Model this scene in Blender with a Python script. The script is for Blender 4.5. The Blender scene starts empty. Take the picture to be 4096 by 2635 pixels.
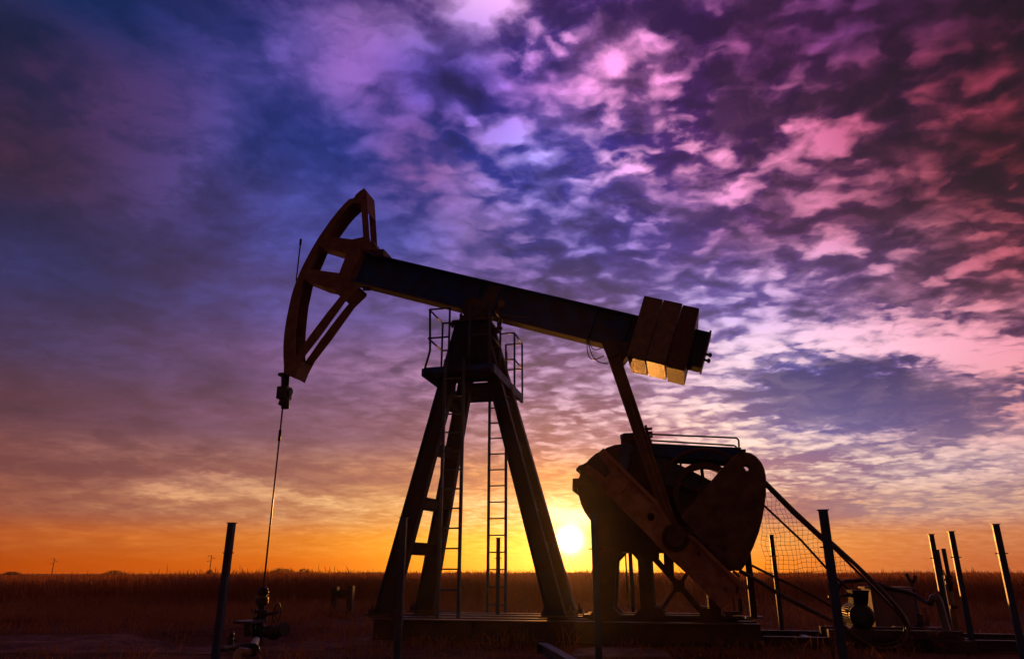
import bpy, math, random
from mathutils import Vector, Matrix, Euler
from mathutils.geometry import tessellate_polygon
sc = bpy.context.scene
col = sc.collection
# ---------------------------------------------------------------- camera geometry
F = 1662*1.711; TH = math.radians(18.93); EYE = .94; YAW = math.radians(13)
cd = bpy.data.cameras.new('camera'); cam = bpy.data.objects.new('camera', cd); col.objects.link(cam)
cam.location = (0, 0, EYE); cam.rotation_euler = (math.radians(90)+TH, 0, 0)
cd.sensor_width = 36; cd.lens = 36*F/4096; cd.clip_end = 5000; cd.clip_start = .05
sc.camera = cam
def ray(x, y):
    u = (x-2048)/F; v = -(y-1317.5)/F
    return Vector((u, math.cos(TH)-v*math.sin(TH), math.sin(TH)+v*math.cos(TH)))
def AB(x, y):
    d = ray(x, y); return (d[0]*math.cos(YAW)-d[1]*math.sin(YAW), d[0]*math.sin(YAW)+d[1]*math.cos(YAW), d[2])
def A(p, b):
    d = AB(*p); t = b/d[1]; return (t*d[0], EYE+t*d[2])
def W(p, Y):
    d = ray(*p); t = Y/d[1]; return Vector((t*d[0], Y, EYE+t*d[2]))
def conv(ox, oy, s): return lambda x, y: (ox+x/s, oy+y/s)
c1=conv(1000,700,1.54);c2=conv(1600,1100,2.567);c3=conv(1400,1500,1.357);c4=conv(2200,1100,1.925);c5=conv(2200,1700,1.647);c6=conv(2900,1850,1.9615);c7=conv(700,1950,2.249)
d1=conv(1100,720,3.08);d2=conv(1080,1150,3.08);d3=conv(2220,1700,3.08);d4=conv(2600,1750,3.08);d5=conv(2500,2100,3.08);d6=conv(2300,1150,3.08);d7=conv(850,2250,4.0);d8=conv(3250,2250,3.683)
def azel(x, y):
    d = ray(x*1.711, y*1.711).normalized(); return math.degrees(math.atan2(d.x, d.y)), math.degrees(math.asin(d.z))
def lin(c):
    r = []
    for v in c:
        v = max(0, min(255, v))/255.; r.append(v/12.92 if v <= .04045 else ((v+.055)/1.055)**2.4)
    return r
# ---------------------------------------------------------------- sky
SKY = [  # place in the sky (as seen from here), colour of the shaded cloud / gaps, colour of the lit cloud
(50,50,(0,24,50),(8,45,88)),(300,50,(0,34,78),(12,48,98)),(500,50,(26,42,92),(66,62,128)),(700,50,(52,50,118),(92,88,180)),(900,50,(78,56,118),(155,105,175)),(1150,50,(110,70,140),(245,205,238)),(1350,50,(72,44,108),(215,140,205)),(1600,50,(80,36,95),(150,78,148)),(1850,50,(66,26,72),(110,58,118)),(2100,50,(56,20,50),(92,46,90)),(2350,50,(42,11,26),(74,24,40)),
(50,200,(28,28,56),(66,38,68)),(300,200,(30,40,88),(88,58,104)),(450,200,(40,42,88),(118,78,128)),(650,200,(42,60,134),(125,122,215)),(850,200,(60,55,125),(165,115,185)),(1050,200,(56,44,110),(98,92,190)),(1250,200,(70,60,150),(195,135,212)),(1450,200,(80,44,112),(235,160,212)),(1700,200,(80,34,86),(175,92,148)),(1950,200,(66,25,66),(155,76,112)),(2200,200,(52,17,44),(132,56,76)),(2370,200,(44,12,26),(82,30,48)),
(50,380,(42,30,56),(72,40,64)),(300,380,(56,36,62),(110,68,96)),(550,380,(44,54,118),(72,88,175)),(800,380,(44,58,130),(92,102,192)),(1000,380,(54,58,132),(152,96,152)),(1250,380,(70,70,165),(160,155,235)),(1450,380,(80,66,152),(210,160,212)),(1650,380,(94,44,108),(235,158,200)),(1850,380,(84,38,80),(212,118,152)),(2100,380,(66,23,52),(155,66,86)),(2350,380,(54,15,30),(115,42,50)),
(50,550,(36,40,84),(58,56,106)),(300,550,(62,44,80),(76,74,138)),(600,550,(60,54,106),(98,98,182)),(900,550,(58,58,128),(98,102,182)),(1150,550,(68,64,134),(145,112,168)),(1400,550,(80,68,144),(138,128,202)),(1600,550,(100,76,152),(190,140,198)),(1850,550,(104,52,100),(218,146,180)),(2100,550,(88,34,60),(195,98,118)),(2350,550,(80,26,40),(175,76,86)),
(50,720,(58,40,72),(64,54,104)),(300,720,(72,50,84),(82,76,132)),(600,720,(82,62,108),(102,92,162)),(950,720,(86,70,116),(125,104,172)),(1300,720,(98,76,126),(148,116,180)),(1700,720,(116,98,170),(195,175,224)),(1900,720,(118,86,144),(232,188,220)),(2100,720,(118,70,112),(232,156,186)),(2350,720,(112,48,68),(220,132,152)),
(50,870,(74,44,64),(84,56,84)),(300,870,(84,54,84),(102,76,116)),(600,870,(96,66,98),(134,96,146)),(950,870,(104,70,112),(175,132,172)),(1350,870,(122,84,126),(190,156,190)),(1650,870,(158,128,174),(240,208,220)),(1850,870,(90,88,165),(240,212,228)),(2100,870,(90,80,148),(245,200,218)),(2350,870,(104,70,112),(240,176,188)),
(50,1000,(92,52,66),(110,64,78)),(300,1000,(102,62,80),(122,80,104)),(600,1000,(116,74,92),(142,100,130)),(950,1000,(120,76,100),(154,108,132)),(1350,1000,(142,90,114),(225,186,198)),(1650,1000,(172,128,154),(248,216,204)),(1850,1000,(116,106,168),(244,214,208)),(2100,1000,(106,96,154),(182,156,188)),(2350,1000,(124,86,118),(230,154,142)),
(50,1120,(116,62,70),(136,76,74)),(350,1120,(130,76,80),(204,144,130)),(600,1120,(144,90,92),(204,154,126)),(1000,1120,(158,100,98),(214,154,112)),(1300,1120,(182,112,94),(230,164,112)),(1850,1120,(158,110,134),(240,210,192)),(2000,1120,(132,98,128),(236,206,192)),(2200,1120,(144,134,184),(214,194,202)),(2350,1120,(158,130,148),(230,194,192)),
(50,1200,(146,82,68),(188,116,80)),(400,1200,(168,108,88),(250,200,132)),(650,1200,(182,122,86),(252,208,140)),(1000,1200,(212,152,92),(255,218,150)),(1250,1200,(230,164,86),(255,238,190)),(1450,1200,(225,160,90),(255,238,190)),(1850,1200,(144,90,106),(228,168,112)),(2100,1200,(170,146,140),(234,198,160)),(2350,1200,(184,144,128),(234,192,132)),
(50,1270,(186,92,48),(206,116,60)),(400,1270,(214,120,52),(242,152,70)),(700,1270,(220,130,52),(246,168,80)),(1000,1270,(242,160,56),(255,192,90)),(1200,1270,(248,170,50),(255,205,80)),(1450,1270,(248,166,46),(255,205,70)),(1850,1270,(220,146,72),(236,172,100)),(2100,1270,(216,136,78),(226,152,95)),(2350,1270,(200,120,72),(216,140,90)),
(50,1330,(192,88,34),(196,92,36)),(400,1330,(212,102,38),(218,108,40)),(700,1330,(222,112,38),(228,118,42)),(1000,1330,(244,142,38),(248,150,42)),(1300,1330,(255,165,30),(255,172,36)),(1600,1330,(244,148,34),(248,154,40)),(1850,1330,(222,128,58),(228,134,62)),(2350,1330,(192,98,54),(198,104,58)),
]
def dusk(y, x, c): q = 0. if y < 1150 else (.6 if 1000 <= x < 1500 else 1.); return [c[0]*(1-.05*q), c[1]*(1-.08*q), c[2]*(1+.04*q)]
SAMP = [(azel(x, y), lin(dusk(y, x, a)), lin(dusk(y, x, b))) for x, y, a, b in SKY]
# away from the sunset: dim dusk sky, seen by nobody but lighting the near faces
for az_ in (-170, -140, -110, -80, 80, 110, 140, 170):
    for el_ in (2, 20, 45):
        SAMP.append(((az_, el_), lin((56, 24, 14)), lin((80, 36, 20))))
for az_ in range(-160, 170, 20):
    for el_ in (62, 72): SAMP.append(((az_, el_), lin((50, 22, 18)), lin((70, 32, 22))))
def field(az, el, k):
    s = [0, 0, 0]; w = 0
    for (a, e), lo, hi in SAMP:
        da = (a-az); 
        if abs(da) > 180: da = 360-abs(da)
        da *= math.cos(math.radians(min(el, 60)))*.8
        d2 = da*da+(e-el)**2*(5. if el < 14 else 2.6)
        q = 1/(d2+1.2)**2.2
        c = (lo, hi)[k]
        for i in range(3): s[i] += c[i]*q
        w += q
    return [v/w for v in s]
ELS = [0.4, 2.2, 4.4, 7, 10.5, 15, 20, 26, 32, 38, 46, 60]
AZS = [-150, -62, -44, -36, -28, -21, -15, -9, -3, 3, 9, 15, 21, 28, 36, 44, 62, 150]
SUN = ray(1332*1.711, 1260*1.711).normalized()
SUN_AZ = math.atan2(SUN.x, SUN.y); SUN_EL = math.asin(SUN.z)
def build_world():
    w = bpy.data.worlds.new("World"); sc.world = w; w.use_nodes = True
    nt = w.node_tree; N = nt.nodes; L = nt.links
    for n in list(N): N.remove(n)
    def nd(t, **k):
        n = N.new(t)
        for a, v in k.items(): setattr(n, a, v)
        return n
    def put(s, v):
        if isinstance(v, bpy.types.NodeSocket): L.new(v, s)
        elif v is not None: s.default_value = v
    def m(op, a, b=None, c=None, clamp=False):
        n = nd('ShaderNodeMath', operation=op, use_clamp=clamp); put(n.inputs[0], a); put(n.inputs[1], b); put(n.inputs[2], c); return n.outputs[0]
    def vm(op, a, b=None, out=0):
        n = nd('ShaderNodeVectorMath', operation=op); put(n.inputs[0], a); put(n.inputs[1], b); return n.outputs[out]
    def mr(v, a, b, c=0., d=1., t='SMOOTHSTEP'):
        n = nd('ShaderNodeMapRange', interpolation_type=t); put(n.inputs[0], v); put(n.inputs[1], a); put(n.inputs[2], b); put(n.inputs[3], c); put(n.inputs[4], d); return n.outputs[0]
    def mix(f, a, b, bt='MIX'):
        n = nd('ShaderNodeMix', data_type='RGBA', blend_type=bt); put(n.inputs[0], f); put(n.inputs[6], a); put(n.inputs[7], b); return n.outputs[2]
    def noise(v, s, d, r=.55, dist=0., lac=2.):
        n = nd('ShaderNodeTexNoise', noise_dimensions='2D'); put(n.inputs['Vector'], v); n.inputs['Scale'].default_value = s; n.inputs['Detail'].default_value = d
        n.inputs['Roughness'].default_value = r; n.inputs['Distortion'].default_value = dist; n.inputs['Lacunarity'].default_value = lac; return n
    tc = nd('ShaderNodeTexCoord'); D = vm('NORMALIZE', tc.outputs['Generated'])
    sx = nd('ShaderNodeSeparateXYZ'); L.new(D, sx.inputs[0]); X, Y, Z = sx.outputs
    az = m('DEGREES', m('ARCTAN2', X, Y)); el = m('DEGREES', m('ARCSINE', Z))
    # layer of cloud seen in perspective
    zz = m('ADD', m('MAXIMUM', Z, 0.), .15)
    cx = nd('ShaderNodeCombineXYZ'); put(cx.inputs[0], m('DIVIDE', X, zz)); put(cx.inputs[1], m('DIVIDE', Y, zz)); P = cx.outputs[0]
    # drifting warp
    w1 = noise(P, 2.2, 3); wv = vm('SUBTRACT', w1.outputs['Color'], (.5, .5, .5))
    sc1 = nd('ShaderNodeVectorMath', operation='SCALE'); L.new(wv, sc1.inputs[0]); sc1.inputs[3].default_value = .22
    P1 = vm('ADD', P, sc1.outputs[0])
    # ---- cloud structure
    big = noise(P1, 1.7, 4, .5).outputs[0]
    mid = noise(P1, 3.6, 5, .50, .2).outputs[0]
    def cells(v, scl, sm, d=2., r=.5):
        n = nd('ShaderNodeTexVoronoi', feature='SMOOTH_F1', voronoi_dimensions='2D'); put(n.inputs['Vector'], v); n.inputs['Scale'].default_value = scl; n.inputs['Smoothness'].default_value = sm; n.inputs['Detail'].default_value = d; n.inputs['Roughness'].default_value = r; n.normalize = True; return n.outputs['Distance']
    def warped(v, s_, amp, d=4):
        n = noise(v, s_, d, .6); q = nd('ShaderNodeVectorMath', operation='SCALE'); L.new(vm('SUBTRACT', n.outputs['Color'], (.5, .5, .5)), q.inputs[0]); q.inputs[3].default_value = amp; return vm('ADD', v, q.outputs[0])
    mp = nd('ShaderNodeMapping'); mp.inputs['Rotation'].default_value = (0, 0, .6); mp.inputs['Scale'].default_value = (1., 1.35, 1.); mp.inputs['Location'].default_value = (3.1, 1.7, 0)
    L.new(warped(P, 8., .085, 3), mp.inputs[0]); PW = mp.outputs[0]
    v1 = cells(PW, 8.5, .45, 1.); puf0 = noise(PW, 7.5, 5, .50).outputs[0]
    v2 = cells(PW, 18., .35, 0.)
    puf = m('ADD', m('MULTIPLY', m('SUBTRACT', .62, v1), 1.05), m('ADD', m('MULTIPLY', m('SUBTRACT', .30, v2), .30), m('MULTIPLY_ADD', puf0, .62, -.03)))        # about .5
    mv = cells(warped(P, 4., .22), 5.0, .6, 1.); mid2 = m('ADD', m('MULTIPLY', m('SUBTRACT', .62, mv), .45), m('ADD', m('MULTIPLY', mid, .65), .10))
    fine = noise(P1, 22., 5, .6, .4).outputs[0]
    side = mr(az, -26., 6.)
    shp = m('ADD', m('MULTIPLY', m('SUBTRACT', 1., side), mid2), m('MULTIPLY', side, puf))
    t = m('ADD', m('MULTIPLY', big, .40), m('ADD', m('MULTIPLY', shp, 1.0), m('MULTIPLY', fine, .12)))
    t = m('MULTIPLY', m('SUBTRACT', t, m('MULTIPLY_ADD', side, .145, .77)), m('ADD', m('MULTIPLY_ADD', mr(el, 18., 34.), .28, .66), m('MULTIPLY', m('MULTIPLY', m('MAXIMUM', side, mr(el, 22., 34.)), mr(el, 2.5, 13., .15, 1.)), .45)))
    # ---- named clouds: (x, y, half width, half height, tilt deg, strength)
    BL = [(1165,15,120,62,0,.42),(1230,145,38,27,-10,.36),(1288,100,22,18,0,.22),(1312,130,20,24,0,.22),(1435,140,105,50,-35,.42),(1330,70,22,16,0,.2),
          (1420,262,42,32,25,.30),(1270,270,110,55,20,.18),(1205,320,70,60,40,.12),(1605,325,55,30,0,.30),(1470,395,48,22,8,.30),(1535,490,40,16,8,.26),(1700,385,60,30,0,.22),(1680,458,80,22,5,.28),
          (640,130,50,28,35,.22),(815,165,60,35,10,.26),(430,100,90,38,22,.22),(1110,290,24,12,20,.3),(1135,340,55,40,20,.16),(495,270,40,28,0,.2),(290,370,100,36,5,.2),(430,385,50,26,0,.16),
          (1770,130,85,45,-10,.2),(1880,320,60,34,-25,.26),(1960,350,70,38,-20,.24),(1540,210,40,40,-40,.22),(2160,140,50,36,0,.2),(2260,250,30,22,0,.2),
          (1940,585,70,16,5,.22),(2300,600,80,30,-25,.2),(2040,785,190,38,10,.36),(2290,830,170,34,16,.36),(1780,800,90,70,0,.2),(1640,860,140,60,10,.14),(1600,960,150,40,5,.12),
          (1900,1010,170,26,0,.16),(2000,1030,120,14,-5,.2),(2340,960,60,20,5,.25),(2340,1035,110,18,5,.2),(560,1130,120,16,8,.22),(420,1150,110,18,6,.24),(870,460,150,30,10,.06),
          (1330,1205,75,18,10,.5),(1420,1225,60,10,8,.3),(700,1165,160,14,5,.16),(1100,1170,90,10,3,.2),
          # shade
          (1055,190,70,60,0,-.22),(1000,70,70,50,0,-.1),(1560,70,140,60,0,-.16),(1700,230,160,70,0,-.12),(2000,220,160,60,0,-.16),(2250,330,150,80,0,-.16),(1060,330,60,60,0,-.12),
          (900,420,120,50,0,-.12),(150,330,150,50,0,-.1),(1960,905,210,52,5,-.62),(2110,965,220,46,0,-.55),(1880,960,120,36,0,-.3),(2250,1010,90,26,0,-.3),(1750,1150,1,1,0,0),(1330,640,160,50,10,-.12),
          (1190,570,90,40,0,-.1),(1890,1195,110,26,3,-.70),(1830,1075,150,14,-6,-.3),(2050,1090,120,10,-4,-.16),(1480,1180,80,26,12,-.2),(1000,1120,240,14,0,-.12),(300,1090,260,16,-3,-.14),
          (250,1215,300,16,-2,-.16),(600,1085,260,20,4,-.14),(2230,1120,160,16,-4,.22),(2100,1075,130,12,0,.18),(1690,1040,120,20,3,.2),(60,60,160,60,0,-.14),(2320,60,140,90,0,-.1),(1930,470,100,24,0,.05),(2180,430,120,40,-30,-.14),(2100,560,120,30,-10,-.1)]
    wn = noise(P, 9., 5, .6); ws = nd('ShaderNodeVectorMath', operation='SCALE'); L.new(vm('SUBTRACT', wn.outputs['Color'], (.5, .5, .5)), ws.inputs[0]); ws.inputs[3].default_value = .06
    warp_amt = mr(el, 1., 25., .25, 1., 'LINEAR')
    ws2 = nd('ShaderNodeVectorMath', operation='SCALE'); L.new(ws.outputs[0], ws2.inputs[0]); put(ws2.inputs[3], m('MULTIPLY_ADD', t, .0004, warp_amt))
    DW = vm('ADD', D, ws2.outputs[0])
    acc = t; DW0 = DW; cnt = 0
    for (x, y, rx, ry, ro, s) in BL:
        if s == 0: continue
        cnt += 1
        if cnt % 6 == 0:      # keeps the evaluation in short batches
            q_ = nd('ShaderNodeVectorMath', operation='SCALE'); q_.inputs[0].default_value = (1e-5, 1e-5, 1e-5); L.new(acc, q_.inputs[3]); DW = vm('ADD', DW0, q_.outputs[0])
        d = ray(x*1.711, y*1.711); n_ = d.normalized(); sca = 1/(1662*d.length)*1.0*(d.length**0)
        up = Vector((0, 0, 1)); rt = n_.cross(up).normalized(); u2 = rt.cross(n_).normalized()
        R_ = Matrix((rt, n_, u2)).transposed() @ Matrix.Rotation(math.radians(-ro)*-1*-1, 3, 'Y').inverted()
        mpn = nd('ShaderNodeMapping', vector_type='TEXTURE'); L.new(DW, mpn.inputs[0])
        ang = 1/1662/(d.length)   # radians per picture unit at this place, about
        mpn.inputs['Location'].default_value = n_; mpn.inputs['Rotation'].default_value = R_.to_euler('XYZ')
        mpn.inputs['Scale'].default_value = (rx*ang*1.5, 2., ry*ang*1.5)
        ln = vm('LENGTH', mpn.outputs[0], None, 1)
        g = mr(ln, 0., 1., 1., 0.)
        acc = m('MULTIPLY_ADD', g, s*(1.35 if s > 0 else 1.15), acc)
    up_right = m('MULTIPLY', side, mr(el, 14., 26.))
    soft = m('ADD', m('SUBTRACT', .19, m('MULTIPLY', side, .05)), m('MULTIPLY', mr(el, 18., 5.), 0.05))
    fac = m('ADD', m('MULTIPLY', m('DIVIDE', acc, soft), .5), m('SUBTRACT', m('SUBTRACT', .40, m('MULTIPLY', mr(el, 14., 4.), m('MULTIPLY_ADD', side, -.36, .24))), m('MULTIPLY', up_right, m('MULTIPLY_ADD', mr(az, 18., 42.), .16, .06))))
    facc = mr(fac, 0., 1., 0., 1., 'SMOOTHSTEP')
    in1 = noise(warped(P, 6., .2), 5.5, 7, .62, .3).outputs[0]; in2 = noise(PW, 13., 5, .6).outputs[0]
    under_ = m('MULTIPLY', mr(in1, .40, .66), m('ADD', .18, m('MULTIPLY', side, .14)))
    over_ = m('MULTIPLY', m('MULTIPLY', mr(in2, .62, .34), .34), mr(fac, 1.8, .7))
    under_ = m('MULTIPLY', under_, mr(fac, -1.1, .0, .45, 1.))
    facc = m('ADD', m('MULTIPLY', facc, m('SUBTRACT', 1., over_)), m('MULTIPLY', m('SUBTRACT', 1., facc), under_))
    # colour fields
    azn = m('MULTIPLY_ADD', acc, .00001, mr(az, -150., 150., 0., 1., 'LINEAR')); el_ = m('MULTIPLY_ADD', acc, .0001, el)
    cur = [None, None]
    for i, e in enumerate(ELS):
        f = None if i == 0 else mr(el_, ELS[i-1], e)
        for k in (0, 1):
            r = nd('ShaderNodeValToRGB'); r.color_ramp.interpolation = 'B_SPLINE'; E_ = r.color_ramp.elements
            while len(E_) < len(AZS): E_.new(.5)
            for j, a in enumerate(AZS): E_[j].position = (a+150)/300.
            for j, a in enumerate(AZS): E_[j].color = field(a, e, k)+[1]
            L.new(azn, r.inputs[0]); azn = m('MULTIPLY_ADD', r.outputs[1], 1e-6, azn)
            cur[k] = r.outputs[0] if i == 0 else mix(f, cur[k], r.outputs[0])
    LO, HI = cur
    base = mix(facc, LO, HI)
    hot = m('MULTIPLY', m('MULTIPLY', mr(fac, .75, 1.7, 0., .60), mr(el, 14., 32., .25, .85)), mr(el, 1., 8.))
    base = mix(1., base, m('ADD', 1., m('MULTIPLY', hot, m('MULTIPLY_ADD', side, .95, .1))), 'MULTIPLY')
    # shade inside the darker parts
    sh = m('MAXIMUM', mr(fac, -.9, .35, .58, 1.), mr(el, 15., 7., .58, 1.))
    base = mix(1., base, sh, 'MULTIPLY')
    # thin blue veils where the cloud is broken
    hsv = nd('ShaderNodeHueSaturation'); hsv.inputs['Saturation'].default_value = 1.05; hsv.inputs['Value'].default_value = 1.03; L.new(base, hsv.inputs['Color']); gm = nd('ShaderNodeGamma'); L.new(hsv.outputs[0], gm.inputs[0]); gm.inputs[1].default_value = 1.14; base = gm.outputs[0]
    # ---- sun and its glow
    ca = vm('DOT_PRODUCT', D, tuple(SUN), 1)
    ang = m('MULTIPLY_ADD', facc, .0001, m('DEGREES', m('ARCCOSINE', m('MINIMUM', ca, .9999999))))
    disc = m('MULTIPLY', m('POWER', 2.718, m('MULTIPLY', m('POWER', m('DIVIDE', ang, .72), 2.), -1.)), 7.)
    g1 = m('MULTIPLY', m('POWER', 2.718, m('MULTIPLY', m('POWER', m('DIVIDE', ang, 2.1), 1.5), -1.)), 1.3)
    g2 = m('MULTIPLY', m('POWER', 2.718, m('MULTIPLY', m('DIVIDE', ang, 6.5), -1.)), .09)
    gc = mix(1., (1., .62, .18, 1.), g1, 'MULTIPLY'); gd = mix(1., (1., .9, .62, 1.), disc, 'MULTIPLY'); ge = mix(1., (1., .50, .10, 1.), g2, 'MULTIPLY')
    base = mix(1., base, ge, 'ADD'); base = mix(1., base, gc, 'ADD')
    base = mix(1., base, gd, 'ADD')
    # below the horizon
    base = mix(mr(el, -.25, -.05), (.02, .008, .004, 1.), base)
    nis = nd('ShaderNodeTexSky', sky_type='NISHITA'); nis.sun_disc = False; nis.sun_elevation = SUN_EL; nis.sun_rotation = SUN_AZ
    b1 = nd('ShaderNodeBackground'); L.new(base, b1.inputs[0]); b1.inputs[1].default_value = 1.
    b2 = nd('ShaderNodeBackground'); L.new(nis.outputs[0], b2.inputs[0]); b2.inputs[1].default_value = .05*.2
    ad = nd('ShaderNodeAddShader'); L.new(b1.outputs[0], ad.inputs[0]); L.new(b2.outputs[0], ad.inputs[1])
    o = nd('ShaderNodeOutputWorld'); L.new(ad.outputs[0], o.inputs[0])
    w.cycles.sampling_method = 'MANUAL'; w.cycles.sample_map_resolution = 1024
build_world()
sd = bpy.data.lights.new('sun', 'SUN'); so = bpy.data.objects.new('sun', sd); col.objects.link(so)
sd.energy = 2.0; sd.angle = math.radians(.8); sd.color = (1., .37, .07)
so.rotation_euler = (-SUN).to_track_quat('-Z', 'Y').to_euler(); so.location = (2, 20, 3)
sc.view_settings.view_transform = 'Standard'; sc.view_settings.look = 'None'; sc.view_settings.exposure = 0; sc.view_settings.gamma = 1
sc.cycles.use_denoising = True
# ---------------------------------------------------------------- materials
MATS = {}
def mat(name, base, rough=.55, metal=0., alt=None, amt=.35, scale=6., bump=.15, bscale=30., trans=None, spec=.5, coat=0., bdist=.01):
    if name in MATS: return MATS[name]
    m = bpy.data.materials.new(name); m.use_nodes = True; MATS[name] = m
    nt = m.node_tree; N = nt.nodes; L = nt.links; b = N['Principled BSDF']
    b.inputs['Roughness'].default_value = rough; b.inputs['Metallic'].default_value = metal; b.inputs['Specular IOR Level'].default_value = spec
    tc = N.new('ShaderNodeTexCoord'); n1 = N.new('ShaderNodeTexNoise'); n1.inputs['Scale'].default_value = scale; n1.inputs['Detail'].default_value = 7; n1.inputs['Roughness'].default_value = .65
    L.new(tc.outputs['Object'], n1.inputs['Vector'])
    rp = N.new('ShaderNodeValToRGB'); e = rp.color_ramp.elements
    e[0].position = .5-amt*.35; e[1].position = .5+.12; e[0].color = (0, 0, 0, 1); e[1].color = (1, 1, 1, 1)
    L.new(n1.outputs[0], rp.inputs[0])
    alt = alt or [c*.6 for c in base]
    mx = N.new('ShaderNodeMix'); mx.data_type = 'RGBA'; mx.inputs[6].default_value = (*base, 1); mx.inputs[7].default_value = (*alt, 1)
    sc_ = N.new('ShaderNodeMath'); sc_.operation = 'MULTIPLY'; sc_.inputs[1].default_value = amt*1.6; sc_.use_clamp = True
    L.new(rp.outputs[0], sc_.inputs[0]); L.new(sc_.outputs[0], mx.inputs[0]); L.new(mx.outputs[2], b.inputs['Base Color'])
    n2 = N.new('ShaderNodeTexNoise'); n2.inputs['Scale'].default_value = bscale; n2.inputs['Detail'].default_value = 6; L.new(tc.outputs['Object'], n2.inputs['Vector'])
    mr_ = N.new('ShaderNodeMapRange'); mr_.inputs[3].default_value = max(.05, rough-.15); mr_.inputs[4].default_value = min(1, rough+.2); L.new(n1.outputs[0], mr_.inputs[0]); L.new(mr_.outputs[0], b.inputs['Roughness'])
    bp = N.new('ShaderNodeBump'); bp.inputs['Strength'].default_value = bump; bp.inputs['Distance'].default_value = bdist; L.new(n2.outputs[0], bp.inputs['Height']); L.new(bp.outputs[0], b.inputs['Normal'])
    if trans:
        t = N.new('ShaderNodeBsdfTranslucent'); t.inputs[0].default_value = (*trans, 1); ms = N.new('ShaderNodeMixShader'); ms.inputs[0].default_value = .5
        L.new(b.outputs[0], ms.inputs[1]); L.new(t.outputs[0], ms.inputs[2]); L.new(ms.outputs[0], N['Material Output'].inputs[0])
    return m
RUST = (.09, .032, .014)
def M_yellow(): return mat('worn_ochre_paint', (.26, .12, .045), .55, 0, (.12, .05, .02), .45, 5, .2)
def M_crank(): return mat('flare_lit_crank_paint', (.50, .24, .14), .6, 0, (.24, .09, .045), .5, 6, .4, 35)  # lighter, redder base: sun flare over the crank is put into the colour
def M_cw(): return mat('ochre_oily_paint', (.26, .13, .05), .34, 0, (.09, .035, .014), .5, 9, 1., 38, spec=.9)
def M_brown(): return mat('rusty_brown_paint', (.14, .055, .03), .5, 0, RUST, .5, 8, .5, 50)
def M_blue(): return mat('dark_blue_paint', (.008, .085, .40), .6, 0, (.02, .018, .03), .5, 4, .15, spec=.22)
def M_leg(): return mat('faded_tower_paint', (.016, .032, .10), .65, 0, (.03, .018, .016), .5, 4, .2, spec=.18)
def M_post(): return mat('blue_post_paint', (.02, .065, .17), .48, 0, (.04, .025, .02), .35, 9, .15)
def M_dark(): return mat('grimy_dark_steel', (.030, .017, .013), .55, 0, RUST, .5, 5, .3)
def M_rust(): return mat('rusty_steel', (.10, .038, .02), .6, 0, (.04, .02, .015), .5, 9, .4)
def M_steel(): return mat('polished_steel', (.45, .40, .36), .28, 1., (.2, .13, .1), .4, 12, .1)
def M_rubber(): return mat('black_rubber', (.02, .018, .018), .45, 0, (.04, .03, .02), .3, 8, .15)
def M_oil(): return mat('oily_black_iron', (.012, .009, .008), .46, 0, (.03, .016, .01), .4, 10, .5, 40)
def M_grey(): return mat('pale_grey_sheet_paint', (.32, .22, .21), .7, 0, (.2, .12, .09), .4, 4, .12, spec=.2)
def M_conc(): return mat('old_concrete', (.34, .21, .17), .9, 0, (.13, .08, .06), .5, 4, .7, 18)
def M_wood(): return mat('weathered_timber', (.10, .065, .045), .8, 0, (.05, .03, .02), .5, 6, .7, 40)
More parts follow.
